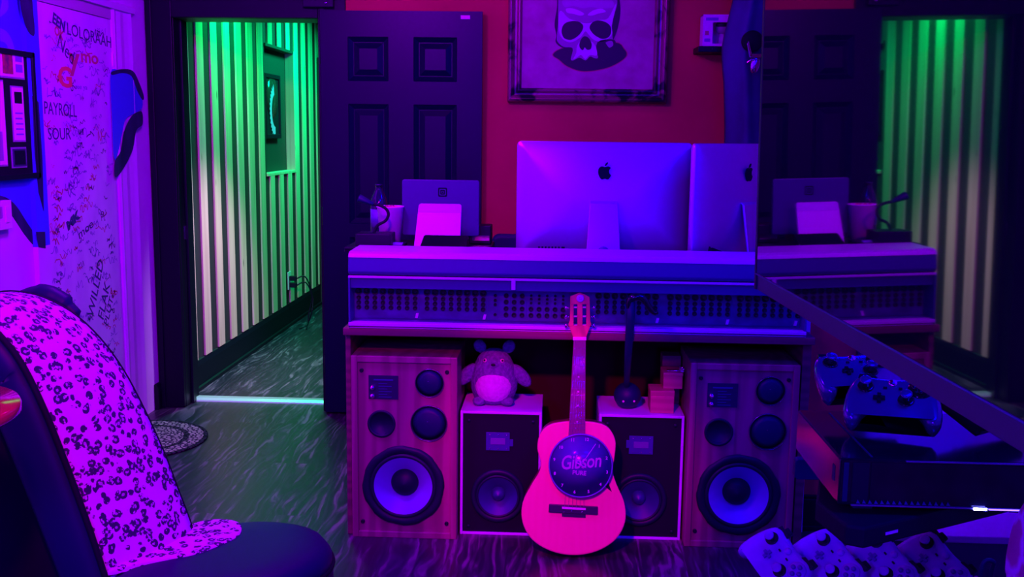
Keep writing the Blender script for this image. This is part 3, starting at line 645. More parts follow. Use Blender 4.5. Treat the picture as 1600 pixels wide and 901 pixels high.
# dark cloth hanging from a hook (a coat) in the corner right of the shelf
t = thing('hanging_coat', 'dark blue coat hanging beside the shelf with a shiny badge on it', 'coat', (.93, 4.75, 1.25))
rows = []
zt_, zb_ = 2.30, 1.02
for j in range(27):
    z = zt_ - (zt_-zb_)*j/26
    tab = [(2.4, .80), (2.05, .775), (1.85, .735), (1.80, .728), (1.72, .735), (1.65, .745), (1.45, .758), (1.0, .765)]
    for (za, xa), (zb2, xb) in zip(tab, tab[1:]):
        if zb2 <= z <= za: xl = xb + (xa-xb)*(z-zb2)/(za-zb2)
    xr = 1.16 - (.0 if z < 2.1 else (z-2.1)*.6)
    row = []
    for i in range(33):
        u = i/32; x = xl + (xr-xl)*u
        y = 4.72 + .022*math.sin(u*17+z*.9) + .006*math.sin(u*41+z*2) - .06*math.sin(PI*u)
        row.append((x, y, z))
    rows.append(row + [(p[0], p[1]+.05+.08*math.sin(PI*i/32), p[2]) for i, p in reversed(list(enumerate(row)))])
mb = MB(); mb.rings(rows, jacket, True, True, True); mb.build('cloth', t)
q = atY(1172, 57, 4.64); mb = MB(); mb.lathe([(.0001, -.004), (.040, -.004), (.046, .0), (.046, .02)], blk_matte, (q.x+.01, 4.632, q.z-.02), (0, 1, 0), 28, sy=1.0); o = mb.build('round_patch', t); o['label'] = 'round black opening'
q = atY(1178, 95, 4.62)
mb = MB(); mb.box((q.x-.02, 4.60, q.z+.012), (q.x+.035, 4.622, q.z+.030), chrome)
mb.prism([(q.x-.022, 4.60, q.z+.012), (q.x-.012, 4.60, q.z+.02), (q.x-.030, 4.60, q.z+.085), (q.x-.036, 4.60, q.z+.07)], (0, .012, 0), chrome)
mb.lathe([(.0001, 0), (.022, .004), (.026, .01), (.018, .018), (.0001, .02)], chrome, (q.x+.004, 4.605, q.z-.018), (.15, 1, .1), 20, sx=.8, sy=1.5)
mb.tube([(q.x-.03, 4.61, q.z-.01), (q.x-.012, 4.605, q.z+.006), (q.x+.02, 4.60, q.z+.006)], .006, chrome); mb.build('badge', t, .002)
mb = MB(); mb.cyl((1.0, 4.76, 2.28), (1.0, 4.76, CEIL), .006, chrome); mb.build('hanger_rod', t)

# ------------------------------------------------------------------ studio desk and console
t = thing('studio_desk', 'dark red-brown wooden studio desk carrying the mixing console', 'desk', (.06, 3.7, 0))
for x0, x1 in ((-.722, -.704), (.840, .870)):
    mb = MB(); mb.box((x0, 3.44, 0), (x1, 4.12, .752), desk_wood); mb.build('side_panel', t, .003)
mb = MB(); mb.box((-.722, 3.40, .726), (.870, 3.44, .752), desk_wood); mb.build('front_rail', t, .003)
mb = MB(); mb.box((-.704, 3.44, .730), (.840, 4.12, .752), desk_wood); mb.build('desktop', t, .002)
mb = MB(); mb.box((-.704, 3.90, .0), (.840, 3.92, .73), mat('dark_red_back_panel', (.03, .002, .010), .8, spec=.1)); mb.build('back_panel', t)

CX0, CX1 = -.702, .838
t = thing('mixing_console', 'long grey mixing console seen from behind with rows of black sockets', 'mixing console', (.07, 3.6, .752))
mb = MB()
mb.prism([(CX0, 3.405, .935), (CX0, 3.398, .945), (CX0, 3.402, .993), (CX0, 3.41, 1.004), (CX0, 3.425, 1.010), (CX0, 3.61, 1.012), (CX0, 3.61, .935)], (CX1-CX0, 0, 0), grey_metal)
mb.build('top_hood', t, .004)
mb = MB(); mb.prism([(CX0+.001, 3.400, .994), (CX0+.001, 3.408, 1.0065), (CX0+.001, 3.424, 1.0125), (CX0+.001, 3.60, 1.0145), (CX0+.001, 3.60, 1.0115), (CX0+.001, 3.424, 1.0095), (CX0+.001, 3.41, 1.003), (CX0+.001, 3.4025, .994)], (CX1-CX0-.002, 0, 0), lip_metal); o = mb.build('top_edge', t, .001); o['label'] = 'paler top edge'
mb = MB(); mb.box((CX0, 3.40, .924), (CX1, 3.415, .932), lip_metal); mb.box((CX0, 3.412, .932), (CX1, 3.43, .935), blk); mb.build('trim_strip', t, .002)
mb = MB(); mb.box((CX0+.004, 3.412, .888), (CX1-.004, 3.43, .924), grey_metal); mb.build('upper_band', t, .002)
mb = MB(); mb.box((CX0, 3.40, .754), (CX0+.006, 3.61, .924), grey_metal); mb.build('end_cheek', t, .001)
mb = MB(); mb.box((CX1-.006, 3.40, .754), (CX1, 3.61, .924), grey_metal); mb.build('end_cheek', t, .001)
mb = MB(); mb.box((CX0, 3.395, .760), (CX1, 3.44, .772), lip_metal); mb.box((CX0, 3.40, .7525), (CX1, 3.44, .7565), lip_metal); mb.box((CX0+.002, 3.404, .7565), (CX1-.002, 3.44, .760), blk); mb.build('bottom_edge', t, .002)
panel_m = noisy('socket_panel_enamel', (.03, .03, .15), (.06, .05, .26), (18, 18, 26), .5, 5)
mb = MB(); mb.box((CX0+.006, 3.478, .772), (CX1-.006, 3.49, .92), panel_m)
for k, x in enumerate([CX0+.05+i*.19 for i in range(8)]): mb.box((x, 3.4765, .776), (x+.13, 3.478, .779), grey_metal)
mb.box((CX0+.006, 3.43, .7725), (CX1-.006, 3.478, .774), panel_m)
mb.build('socket_panel', t)
mb = MB(); mb.box((CX0, 3.55, .754), (CX1, 3.61, .935), grey_metal); mb.build('rear_housing', t)
sock = mat('black_socket', (.004, .004, .014), .5)
def column(x, zs, r, nm='socket_column', big=True):
    mb = MB()
    for k, z in enumerate(zs):
        rr_ = r*1.45 if (k == len(zs)-1 and big) else r
        mb.lathe([(rr_, 0), (rr_, -.006), (rr_*.7, -.006), (rr_*.65, -.002)], sock, (x, 3.478, z), (0, 1, 0), 14)
    mb.box((x+r*1.6, 3.476, zs[0]-.008), (x+r*1.6+.003, 3.478, zs[-1]-.004), grey_metal)
    return mb.build(nm, t)
Zc = [.812, .829, .846, .868]
def gx(px, Y=3.478): return atY(px, 470, Y).x
for px0, n, st in ((561, 8, 12.55), (667.5, 8, 12.5), (935, 8, 12.7), (1047, 8, 12.9), (1156, 8, 13.0)):
    for k in range(n): column(gx(px0+st*k), Zc, .0082)
for k in range(3): column(gx(791+12.5*k), [.795, .817, .840, .862], .0085, big=False)
for k in range(5): column(gx(830+12.5*k), [.795, .817], .0085, big=False); 
for k in range(5): column(gx(830+12.5*k), [.838, .852, .864], .0045, 'button_column', False)
column(gx(774), [.795, .83, .845, .862], .0055, big=False)
mb = MB()
for px in (651, 757, 1028, 1138, 1245):
    x = gx(px, 3.47); mb.prism([(x-.006, 3.47, .778), (x+.003, 3.47, .778), (x+.007, 3.47, .795), (x-.002, 3.47, .795)], (0, .008, 0), white_pl)
mb.build('label_tab', t)
mb = MB(); x = gx(802, 3.40); mb.box((x-.007, 3.396, .893), (x+.007, 3.411, .930), lip_metal); mb.build('cover_clip', t, .002)

# side rack that carries the left hand things, behind the hood
t = thing('side_rack', 'low black rack cabinet on the desk behind the left end of the console', 'rack', (-.5, 3.8, .752))
mb = MB(); mb.box((-.74, 3.625, .7525), (-.25, 4.10, .985), blk); mb.build('body', t, .004)
mb = MB(); mb.box((-.76, 3.62, .9855), (-.565, 3.84, .995), gloss_blk); mb.box((-.76, 3.62, .9955), (-.565, 3.84, 1.004), blk); mb.build('top_tray', t, .002)
TZ = 1.0045

# ------------------------------------------------------------------ big computers
APPLE = "M12.152 6.896c-.948 0-2.415-1.078-3.96-1.04-2.04.027-3.91 1.183-4.961 3.014-2.117 3.675-.546 9.103 1.519 12.09 1.013 1.454 2.208 3.09 3.792 3.039 1.52-.065 2.09-.987 3.935-.987 1.831 0 2.35.987 3.96.948 1.637-.026 2.676-1.48 3.676-2.948 1.156-1.688 1.636-3.325 1.662-3.415-.039-.013-3.182-1.221-3.22-4.857-.026-3.04 2.48-4.494 2.597-4.559-1.429-2.09-3.623-2.324-4.39-2.376-2-.156-3.675 1.09-4.61 1.09zM15.53 3.83c.843-1.012 1.4-2.427 1.245-3.83-1.207.052-2.662.805-3.532 1.818-.78.896-1.454 2.338-1.273 3.714 1.338.104 2.715-.688 3.559-1.701"
def svg(path, n=5):
    import re
    tok = re.findall(r'[Mcsz]|-?\d*\.?\d+', path); outs = []; cur = (0, 0); i = 0; pts = []; cmd = ''
    nums = []
    while i < len(tok):
        if tok[i].isalpha():
            cmd = tok[i]; i += 1
            if cmd == 'M':
                if pts: outs.append(pts)
                cur = (float(tok[i]), float(tok[i+1])); i += 2; pts = [cur]
            if cmd == 'z': continue
            continue
        if cmd == 'c':
            a = [float(x) for x in tok[i:i+6]]; i += 6
            p0 = cur; p1 = (cur[0]+a[0], cur[1]+a[1]); p2 = (cur[0]+a[2], cur[1]+a[3]); p3 = (cur[0]+a[4], cur[1]+a[5])
            for k in range(1, n+1):
                u = k/n; pts.append(tuple((1-u)**3*p0[j]+3*(1-u)**2*u*p1[j]+3*(1-u)*u*u*p2[j]+u**3*p3[j] for j in (0, 1)))
            cur = p3
        else: i += 1
    outs.append(pts); return outs
def make_imac(name, label, loc, rot, roll=0):
    R_ = Matrix.Rotation(rot, 4, 'Z') @ Matrix.Rotation(roll, 4, 'Y')
    t = thing(name, label, 'computer', loc, R_)
    W, H, z0 = .650, .432, .085      # panel, local x across, -y is the back (towards the camera), z up
    def loop(i, y, k=0): return [(x, y, z) for x, z in rrect(-W/2+i, z0+i, W/2-i, z0+H-i, max(.016-i*.3, .004)+k)]
    mb = MB(); mb.rings([loop(.002, .012), loop(0, .010), loop(0, -.006), loop(.003, -.009), loop(.03, -.016), loop(.08, -.026, .02), loop(.14, -.034, .04), loop(.20, -.037, .01)], alu, True, True, True)
    mb.build('back_shell', t, world=False)
    mb = MB(); mb.prism([(x, .0125, z) for x, z in rrect(-W/2+.006, z0+.006, W/2-.006, z0+H-.006, .01)], (0, .003, 0), gloss_blk); mb.build('screen', t, world=False)
    mb = MB(); mb.box((-W*.44, -.0095, z0+H-.0072), (W*.36, -.0065, z0+H-.0052), logo_blk); mb.build('vent_slot', t, world=False)
    mb = MB()
    for o_ in svg(APPLE): mb.prism([((x-11.7)*.0025, -.0378, z0+H*.755-(y-12)*.0027) for x, y in o_], (0, .004, 0), logo_blk)
    mb.build('logo', t, world=False)
    # stand: slanted aluminium leg widening downwards, then foot plate under the panel
    def sl(w, y, z, th=.010): return [(-w, y, z), (w, y, z), (w, y+th, z+.001), (-w, y+th, z+.001)]
    mb = MB(); mb.rings([sl(.050, -.040, .300), sl(.052, -.052, .292), sl(.068, -.105, .02), sl(.07, -.105, .008), sl(.07, -.100, 0)], alu, False); mb.box((-.07, -.1, 0), (.07, .11, .006), alu)
    st = mb.build('stand', t, .003, world=False)
    mb = MB(); mb.lathe([(.0215, 0), (.0215, -.003)], mat('grey_port', (.10, .09, .30), .5), (0, -.0855, .115), (0, .97, .2), 28); 
    o = mb.build('cable_hole', t, world=False); o.parent = st
    mb = MB(); mb.tube(smooth_poly([(0, -.088, .115), (.012, -.115, .105), (.03, -.13, .06), (.055, -.13, .01), (.075, -.12, .003), (.10, -.02, .004)], 5, False), .003, white_pl); o = mb.build('power_cord', t, world=False); o.parent = st
    mb = MB()
    for k in range(8):
        wdt = .006 if k != 7 else .012
        mb.box((-W*.37+k*.0125, -.0215, z0+.030), (-W*.37+k*.0125+wdt, -.012, z0+.040), logo_blk)
    mb.build('port_row', t, world=False)
    return t
# desk surface under the computers
mb = MB(); mb.box((-.245, 3.625, .7525), (.838, 4.10, .870), blk_matte)
tag(mb.build('desk_riser', bevel=.004), 'low black riser on the desk under the two large computers', 'riser')
make_imac('desktop_computer', 'large silver desktop computer seen from behind, left one, facing straight on', (.171, 3.86, .8705), math.radians(1.2))
make_imac('desktop_computer', 'silver desktop computer turned aside, right of the straight one and beside the television', (.684, 3.90, .8705), math.radians(50), 0)

# ------------------------------------------------------------------ things on the left of the desk
a = atY(628, 280, 3.93); b = atY(749, 285, 3.93)
t = thing('register_display', 'dark point-of-sale display seen from behind with a square logo', 'display', ((a.x+b.x)/2, 3.93, .9855))
mb = MB(); mb.prism([(x, 3.93, z) for x, z in rrect(a.x, 1.02, b.x, a.z, .010)], (0, .016, 0), mat('slate_plastic', (.045, .04, .16), .45, spec=.3)); mb.build('back_shell', t, .003)
mb = MB(); cx_, cz_ = (a.x+b.x)/2+.008, a.z-.047
for rr_, mt, dy in ((.0175, logo_blk, .0006), (.0125, MATS['slate_plastic'], .0010), (.0090, logo_blk, .0014), (.0045, MATS['slate_plastic'], .0018), (.0028, logo_blk, .0022)):
    mb.prism([(x, 3.93-dy, z) for x, z in rrect(cx_-rr_, cz_-rr_, cx_+rr_, cz_+rr_, rr_*.3)], (0, .0006, 0), mt)
mb.build('logo', t)
mb = MB(); mb.box((cx_-.10, 3.946, .986), (cx_+.05, 4.05, 1.03), blk); mb.build('base', t, .004)
a = atY(654, 318, 3.83); b = atY(721, 318, 3.83); c = atY(648, 392, 3.80); d = atY(719, 392, 3.80)
t = thing('customer_screen', 'small white rounded stand panel glowing pink in front of the point-of-sale display', 'screen stand', ((a.x+b.x)/2, 3.82, .9855))
mb = MB(); pts = [(c.x, 3.79, 1.0), (d.x, 3.79, 1.0)] 
top = [(x, 3.85+.00, z) for x, z in rrect(a.x, a.z-.10, b.x, a.z, .010)]
P = []
for x, y, z in [(q_[0], q_[1], q_[2]) for q_ in top if q_[2] > a.z-.05]: P.append((x, 3.79+(z-1.0)*.30, z))
P = [(c.x-.002, 3.786, .9862), (d.x, 3.786, .9862)] + P
mb.prism(P, (0, .010, 0), white_pl); mb.build('panel', t, .002)
zbn = 1.118; tp = [p for p in P if p[2] > zbn]; xr_ = max(p[0] for p in tp); xl_ = min(p[0] for p in tp); yf = lambda z: 3.79+(z-1.0)*.30
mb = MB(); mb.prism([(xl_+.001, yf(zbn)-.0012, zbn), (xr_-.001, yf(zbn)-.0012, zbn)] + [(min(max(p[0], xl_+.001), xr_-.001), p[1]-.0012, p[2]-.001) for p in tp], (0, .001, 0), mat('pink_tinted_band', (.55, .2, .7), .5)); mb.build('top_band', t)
mb = MB(); mb.box(((c.x+d.x)/2-.05, 3.79, .986), ((c.x+d.x)/2+.05, 3.87, .994), white_pl); mb.build('foot', t, .002)
# black tilted tablet
a = atY(663, 366, 3.76); b = atY(733, 367, 3.76); c = atY(656, 390, 3.70); d = atY(727, 392, 3.70)
t = thing('tablet', 'black tablet propped at a slant before the pink-lit panel', 'tablet', ((c.x+d.x)/2, 3.72, 1.0))
mb = MB(); mb.prism([(c.x, 3.655, .9885), (d.x, 3.655, .9885), (b.x, 3.74, a.z-.004), (b.x-.006, 3.743, a.z), (a.x+.006, 3.743, a.z), (a.x, 3.74, a.z-.004)], (0, .010, -.002), gloss_blk); mb.build('body', t, .002)
mb = MB(); mb.prism([((a.x+b.x)/2-.03, 3.74, a.z-.010), ((a.x+b.x)/2+.03, 3.74, a.z-.010), ((a.x+b.x)/2+.03, 3.762, .9865), ((a.x+b.x)/2-.03, 3.762, .9865)], (0, .005, 0), blk); mb.build('kickstand', t)
# cup
b = atY(610, 366, 3.90); cz = b.z
t = thing('paper_cup', 'white paper cup full of small bits behind the little lamp', 'cup', (b.x, 3.90, .9855))
bx = b.x; r0 = .038; r1 = .0505; zt_ = atY(610, 324, 3.90).z
mb = MB(); mb.lathe([(r0-.004, 0), (r0, .0), (r1, zt_-.986), (r1+.003, zt_-.986+.002), (r1+.002, zt_-.986+.006), (r1-.003, zt_-.986+.003), (r0-.002, .02)], paper, (bx, 3.90, .986), n=32); mb.build('cup_wall', t)
mb = MB(); mb.lathe([(.0001, zt_-.986-.004), (r1-.006, zt_-.986-.004), (r1-.006, zt_-.986-.006)], pic_m, (bx, 3.90, .986), n=24)
for k in range(16):
    aa = rd.uniform(0, 6.28); rr_ = rd.uniform(0, .036); mb.ball((bx+rr_*math.cos(aa), 3.90+rr_*math.sin(aa), zt_-.001), rd.uniform(.005, .010), rd.choice([pic_m, white_pl, orange]), 8)
mb.build('contents', t)
# bottle
b = atY(592, 290, 3.98)
t = thing('glass_bottle', 'dark glass bottle standing behind the paper cup near the door', 'bottle', (b.x, 3.98, .9855))
mb = MB(); mb.lathe([(.030, 0), (.033, .004), (.033, .15), (.028, .175), (.014, .205), (.013, b.z-.986), (.015, b.z-.986), (.015, b.z-.98), (.0001, b.z-.979)], mat('dark_bottle_glass', (.01, .01, .04), .08, spec=.7), (b.x, 3.98, .986), n=28); mb.build('body', t)
mb = MB(); mb.lathe([(.0335, .06), (.0335, .13)], mat('bottle_label', (.12, .11, .35), .5), (b.x, 3.98, .986), n=28); mb.build('paper_label', t)
# gooseneck lamp on block
a = atY(560, 364, 3.70); b = atY(613, 384, 3.66)
t = thing('desk_lamp', 'small black gooseneck lamp on a block base at the console corner', 'lamp', ((a.x+b.x)/2, 3.7, TZ))
mb = MB(); mb.box((a.x, 3.64, TZ), (b.x-.003, 3.75, a.z+.003), blk); mb.build('base', t, .003)
zb = a.z+.003; ax_ = atY(585, 362, 3.70).x
path = [(584, 362), (590, 352), (602, 345), (607, 335), (603, 326), (594, 321), (584, 319)]
P = [tuple(atY(x, y, 3.70)) for x, y in path]; P[0] = (P[0][0], 3.70, zb-.002)
mb = MB(); mb.tube(smooth_poly(P, 5, False), .0055, blk_matte); mb.build('gooseneck', t)
e = atY(584, 319, 3.70); f = atY(560, 309, 3.70); dr = (f-e).normalized()
mb = MB(); mb.lathe([(.006, 0), (.010, .004), (.022, .056), (.021, .058), (.008, .010)], vinyl, e, dr, 24, sx=.7); mb.build('lamp_head', t)
# clutter beside it
for k, (px, py, m_, lab) in enumerate([(620, 384, marker2, 'small violet packet lying between lamp base and tablet'), (632, 380, redmark, 'small red packet lying just left of the tablet'), (648, 382, white_pl, 'small pale packet touching the tablet edge')]):
    p = atY(px, py, 3.68+.03*k); z_ = TZ if p.x < -.57 else .9855
    mb = MB(); mb.M = Matrix.Translation((p.x, 3.70+.01*k, z_+.006)) @ Matrix.Rotation(.5*k, 4, 'Z'); mb.prism([(-.018, -.012, -.0055), (.018, -.012, -.0055), (.02, .0, .002), (.014, .012, -.003), (-.016, .012, -.0055), (-.02, 0, .003)], (0, 0, .006), m_)
    tag(mb.build('snack_packet', bevel=.002), lab, 'packet')
a = atY(738, 352, 3.97); b = atY(749, 352, 3.97)
t = thing('receipt_printer', 'narrow black device between the point-of-sale display and the red wall gap', 'printer', ((a.x+b.x)/2, 4.0, .9855))
mb = MB(); mb.box((a.x-.012, 3.965, .986), (-.256, 4.06, a.z), blk); mb.build('housing', t, .004)
mb = MB(); mb.box((a.x, 3.962, 1.0), (-.262, 3.965, 1.02), chrome); mb.build('slot', t)
# swivel chair back peeking between
a = atY(765, 366, 4.35); b = atY(806, 366, 4.35)
t = thing('office_chair', 'black office chair behind the desk, left of the large computers', 'chair', (-.1, 4.45, 0))
mb = MB(); mb.prism([(x, 4.35, z) for x, z in rrect(a.x+.01, .55, a.x+.52, a.z, .03)], (0, .06, 0), vinyl); mb.build('backrest', t, .015, 3)
mb = MB(); mb.box((a.x+.02, 4.41, .42), (a.x+.50, 4.80, .50), vinyl); mb.build('seat', t, .03, 3)
mb = MB(); mb.cyl((a.x+.26, 4.6, .08), (a.x+.26, 4.6, .42), .03, chrome); mb.build('gas_column', t)
for k in range(5):
    an = 2*PI*k/5+.3; ex, ey = a.x+.26+.25*math.cos(an), 4.6+.25*math.sin(an)
    mb = MB(); mb.cyl((a.x+.26, 4.6, .09), (ex, ey, .06), .018, blk); mb.build('foot', t)
    mb = MB(); mb.cyl((ex-.012, ey, .028), (ex+.012, ey, .028), .028, blk); mb.build('caster', t)
mb = MB(); mb.tube([(a.x-.005, 4.345, .60), (a.x-.005, 4.345, a.z-.02), (a.x+.002, 4.345, a.z-.005)], .006, chrome); mb.build('chrome_trim', t)
# folded stand under right computer
t = thing('tablet_easel', 'thin dark folding easel at the foot of the turned computer', 'easel', (.60, 3.63, .8705))
a = atY(1108, 385, 3.66); b = atY(1120, 402, 3.66); c = atY(1150, 401, 3.66)
mb = MB(); mb.prism([(a.x-.03, 3.66, .871), (a.x, 3.66, a.z), (a.x+.004, 3.66, a.z), (b.x, 3.66, b.z), (b.x+.01, 3.66, .871)], (0, .004, 0), blk); mb.build('front_leg', t)
mb = MB(); mb.prism([(a.x+.006, 3.665, a.z-.006), (a.x+.012, 3.665, a.z-.004), (c.x, 3.68, c.z), (c.x, 3.68, .871), (b.x, 3.67, .871), (b.x, 3.67, b.z)], (0, .003, 0), blk_matte); mb.build('rear_leg', t)

# ------------------------------------------------------------------ loudspeakers
def driver(mbs, t, x, y, z, R_, cone, dust, names=('basket', 'cone', 'dust_cap'), bumps=False, dustr=.3, depth=.03):
    mb = MB()
    n = 64; ro = []
    prof = [(R_, 0), (R_, -.008), (R_*.94, -.012), (R_*.82, -.010), (R_*.80, -.004)]
    if bumps:
        for (r, h) in prof:
            k = 1 if r > R_*.9 else 0
            ro.append([(x+(r*(1+.009*k*(1 if (i % 8) < 5 else -1)))*math.cos(2*PI*i/n), y+h, z+(r*(1+.009*k*(1 if (i % 8) < 5 else -1)))*math.sin(2*PI*i/n)) for i in range(n)])
        mb.rings(ro, rubber, True, False, False)
    else: mb.lathe(prof, rubber, (x, y, z), (0, 1, 0), n, caps=False)
    o = mb.build(names[0], t)
    mb = MB(); mb.lathe([(R_*.83, -.004), (R_*.80, -.0125), (R_*.76, -.0145), (R_*.72, -.010)], rubber, (x, y, z), (0, 1, 0), n, caps=False); mb.build('surround', t)
    mb = MB(); mb.lathe([(R_*.73, -.010), (R_*.68, -.006), (R_*dustr, depth*.7), (R_*dustr*.9, depth*.7+.003)], cone, (x, y, z), (0, 1, 0), n, caps=False); mb.build(names[1], t)
    mb = MB(); q = R_*dustr*1.04; mb.lathe([(q, depth*.66), (q*.9, depth*.66-.012), (q*.6, depth*.66-.024), (.0001, depth*.66-.029)], dust, (x, y, z), (0, 1, 0), 32, caps=False); mb.build(names[2], t)
def frame_ring(x0, z0, x1, z1, i, y0, y1, mat_, mb):
    mb.box((x0, y0, z0), (x0+i, y1, z1), mat_); mb.box((x1-i, y0, z0), (x1, y1, z1), mat_); mb.box((x0+i, y0, z0), (x1-i, y1, z0+i), mat_); mb.box((x0+i, y0, z1-i), (x1-i, y1, z1), mat_)
def big_speaker(X0, label, mirror=False):
    W, H, D, Y0 = .368, .652, .30, 3.418
    t = thing('floor_speaker', label, 'speaker', (X0+W/2, Y0+D/2, 0), group=None)
    Fy = Y0+.010
    mb = MB(); mb.box((X0+.001, Fy+.06, .001), (X0+W-.001, Y0+D, H-.001), walnut); mb.plate([(X0+.02, .02), (X0+W-.02, .02), (X0+W-.02, H-.02), (X0+.02, H-.02)], [(X0+.180, .190, .128), (X0+.104, .411, .038)], Fy, Fy+.012, walnut); frame_ring(X0, 0, X0+W, H, .022, Y0, Y0+D-.001, walnut, mb); mb.build('cabinet', t, .002)
    driver(None, t, X0+.180, Fy-.001, .190, .143, cone_m, rubber, bumps=True, dustr=.33, depth=.05)
    for (dx, dz, r, nm) in ((.272, .560, .050, 'tweeter'), (.270, .417, .064, 'midrange')):
        mb = MB(); mb.lathe([(r, 0), (r, -.006), (r*.95, -.008), (r*.92, -.005)], blk, (X0+dx, Fy, dz), (0, 1, 0), 44, caps=False); mb.lathe([(r*1.0, -.0055), (r*1.012, -.007), (r*.99, -.0085), (r*.975, -.0072)], mat('dark_chrome', (.2, .18, .3), .25, .8), (X0+dx, Fy, dz), (0, 1, 0), 44, caps=False); p_ = mb.build(nm, t)
        mb = MB(); mb.lathe([(r*.93, -.005), (r*.6, -.010), (r*.25, -.013), (.0001, -.0135)], vinyl, (X0+dx, Fy, dz), (0, 1, 0), 40); kid(mb, 'driver_grille', p_, t)
        mb = MB(); mb.ball((X0+dx-.004, Fy-.0135, dz+.008), .0016, chrome, 8); kid(mb, 'center_pin', p_, t)
    mb = MB(); mb.lathe([(.049, 0), (.049, -.005), (.042, -.006), (.038, .0), (.036, .05), (.0001, .052)], rubber, (X0+.104, Fy, .411), (0, 1, 0), 40); mb.build('bass_port', t)
    mb = MB(); a_, c_ = X0+.060, X0+.163; mb.box((a_, Fy-.003, .499), (c_, Fy, .583), mat('dark_control_plate', (.012, .01, .05), .4)); mb.box((a_+.018, Fy-.004, .565), (a_+.085, Fy-.003, .570), grey_metal)
    for k in range(6): mb.box((a_+.035, Fy-.0036, .506+.0095*k), (a_+.035+(.03 if k % 2 else .045), Fy-.003, .508+.0095*k), grey_metal)
    pl = mb.build('control_plate', t)
    for k in (0, 1):
        mb = MB(); mb.lathe([(.009, 0), (.010, -.004), (.006, -.012), (.0001, -.014)], chrome, (a_+.014, Fy-.003, .511+.029*k), (0, 1, 0), 20); kid(mb, 'level_knob', pl, t)
    for (dx, dz) in ((.036, .60), (.332, .60), (.036, .055), (.332, .055)):
        mb = MB(); mb.lathe([(.007, 0), (.007, -.006), (.004, -.008), (.0001, -.004)], blk, (X0+dx, Fy, dz), (0, 1, 0), 14); mb.build('grille_peg', t)
    return t
big_speaker(-.700, 'tall three-way wooden floor speaker at the left end under the desk')
big_speaker(.463, 'tall three-way wooden floor speaker at the right end under the desk')
def small_speaker(X0, X1, label, side):
    Y0, D, H = 3.470, .26, .452
    t = thing('bookshelf_speaker', label, 'speaker', ((X0+X1)/2, Y0+D/2, 0))
    mb = MB(); lite = noisy('pale_laminate', (.50, .40, .78), (.60, .48, .88), (4, 4, 30), .5)
    mb.box((X0+.001, Y0+.06, .001), (X1-.001, Y0+D, H-.001), lite); frame_ring(X0, 0, X1, H, .009, Y0, Y0+D-.001, lite, mb); mb.build('cabinet', t, .0015)
    mb = MB(); mb.plate([(X0+.0095, .0095), (X1-.0095, .0095), (X1-.0095, H-.010), (X0+.0095, H-.010)], [((X0+X1)/2 + (-.008 if side < 0 else 0), .145, .085)], Y0+.006, Y0+.012, blk_matte); mb.build('baffle', t)
    Fy = Y0+.006; cxx = (X0+X1)/2 + (-.006 if side < 0 else .002)
    driver(None, t, cxx-.002, Fy, .145, .096, cone_dk, cone_dk, dustr=.25, depth=.035)
    px_ = cxx-.003 if side < 0 else cxx
    mb = MB(); mb.box((px_-.043, Fy-.004, .311), (px_+.040, Fy, .376), grey_metal)
    if side < 0: mb.box((px_+.040, Fy-.003, .327), (px_+.052, Fy, .352), grey_metal)
    else: mb.box((px_-.053, Fy-.003, .332), (px_-.043, Fy, .360), grey_metal)
    mb.box((px_-.027, Fy-.0048, .333), (px_+.024, Fy-.004, .356), mat('slate_inset', (.12, .11, .28), .5)); pl = mb.build('tweeter_plate', t, .001)
    for k in range(3):
        for z in (.318, .368):
            mb = MB(); mb.ball((px_-.030+.03*k, Fy-.005, z), .0022, chrome, 8); kid(mb, 'screw', pl, t)
    for dx, dz in ((X0+.03, H-.035), (X1-.03, H-.035), (X0+.03, .03), (X1-.03, .03)):
        mb = MB(); mb.lathe([(.006, 0), (.006, -.004), (.0001, -.004)], rubber, (dx, Fy, dz), (0, 1, 0), 12); mb.build('grille_peg', t)
    return t
small_speaker(-.325, -.040, 'pale-sided two-way speaker under the grey plush toy', -1)
small_speaker(.160, .455, 'pale-sided two-way speaker under the black tadpole-shaped instrument', 1)

# ------------------------------------------------------------------ guitar with a clock on its face
gp = Vector((.07, 3.275, .012)); lean = .125
gn = Vector((0, -math.cos(lean), math.sin(lean)))       # towards the camera
gu = Vector((0, math.sin(lean), math.cos(lean)))        # up the guitar
G = lambda x, y: onplane(x, y, gp, gn)
Mg = Matrix((Vector((1, 0, 0)), gu, gn)).transposed().to_4x4(); Mg.translation = gp
t = thing('acoustic_guitar', 'acoustic guitar glowing pink, leaning on the desk between the small speakers', 'guitar', gp)
out = [(897, 866), (862, 860), (832, 842), (817, 815), (817, 785), (830, 758), (843, 736), (845, 720), (840, 700), (844, 678), (858, 664), (880, 659), (902, 658), (930, 660), (950, 668), (961, 688), (960, 712), (957, 735), (963, 756), (975, 785), (976, 815), (961, 842), (932, 860)]
ol = smooth_poly([G(*p) for p in out], 5)
cen = sum(ol, Vector())/len(ol)
def sc(k): return [cen+(p-cen)*k for p in ol]
mb = MB(); mb.rings([[p-gn*.001 for p in ol], [p-gn*.086 for p in sc(.985)]], mahog, True, False, True); mb.build('body_sides', t)
mb = MB(); mb.rings([[p-gn*.001 for p in sc(1.0)], [p+gn*.0015 for p in sc(1.0)], [p+gn*.0025 for p in sc(.985)]], cedar, False, False, True); mb.build('soundboard', t)
mb = MB(); mb.rings([[p-gn*.003 for p in sc(1.004)], [p+gn*.0018 for p in sc(1.006)], [p+gn*.0026 for p in sc(.997)]], mat('pale_binding', (.6, .25, .3), .5), True, False, False); mb.build('binding', t)
nk = [G(892, 676), G(914, 676), G(914.5, 528), G(896, 528)]
a0, b0, b1, a1 = G(888, 682), G(914, 682), G(915, 529), G(896.5, 529)
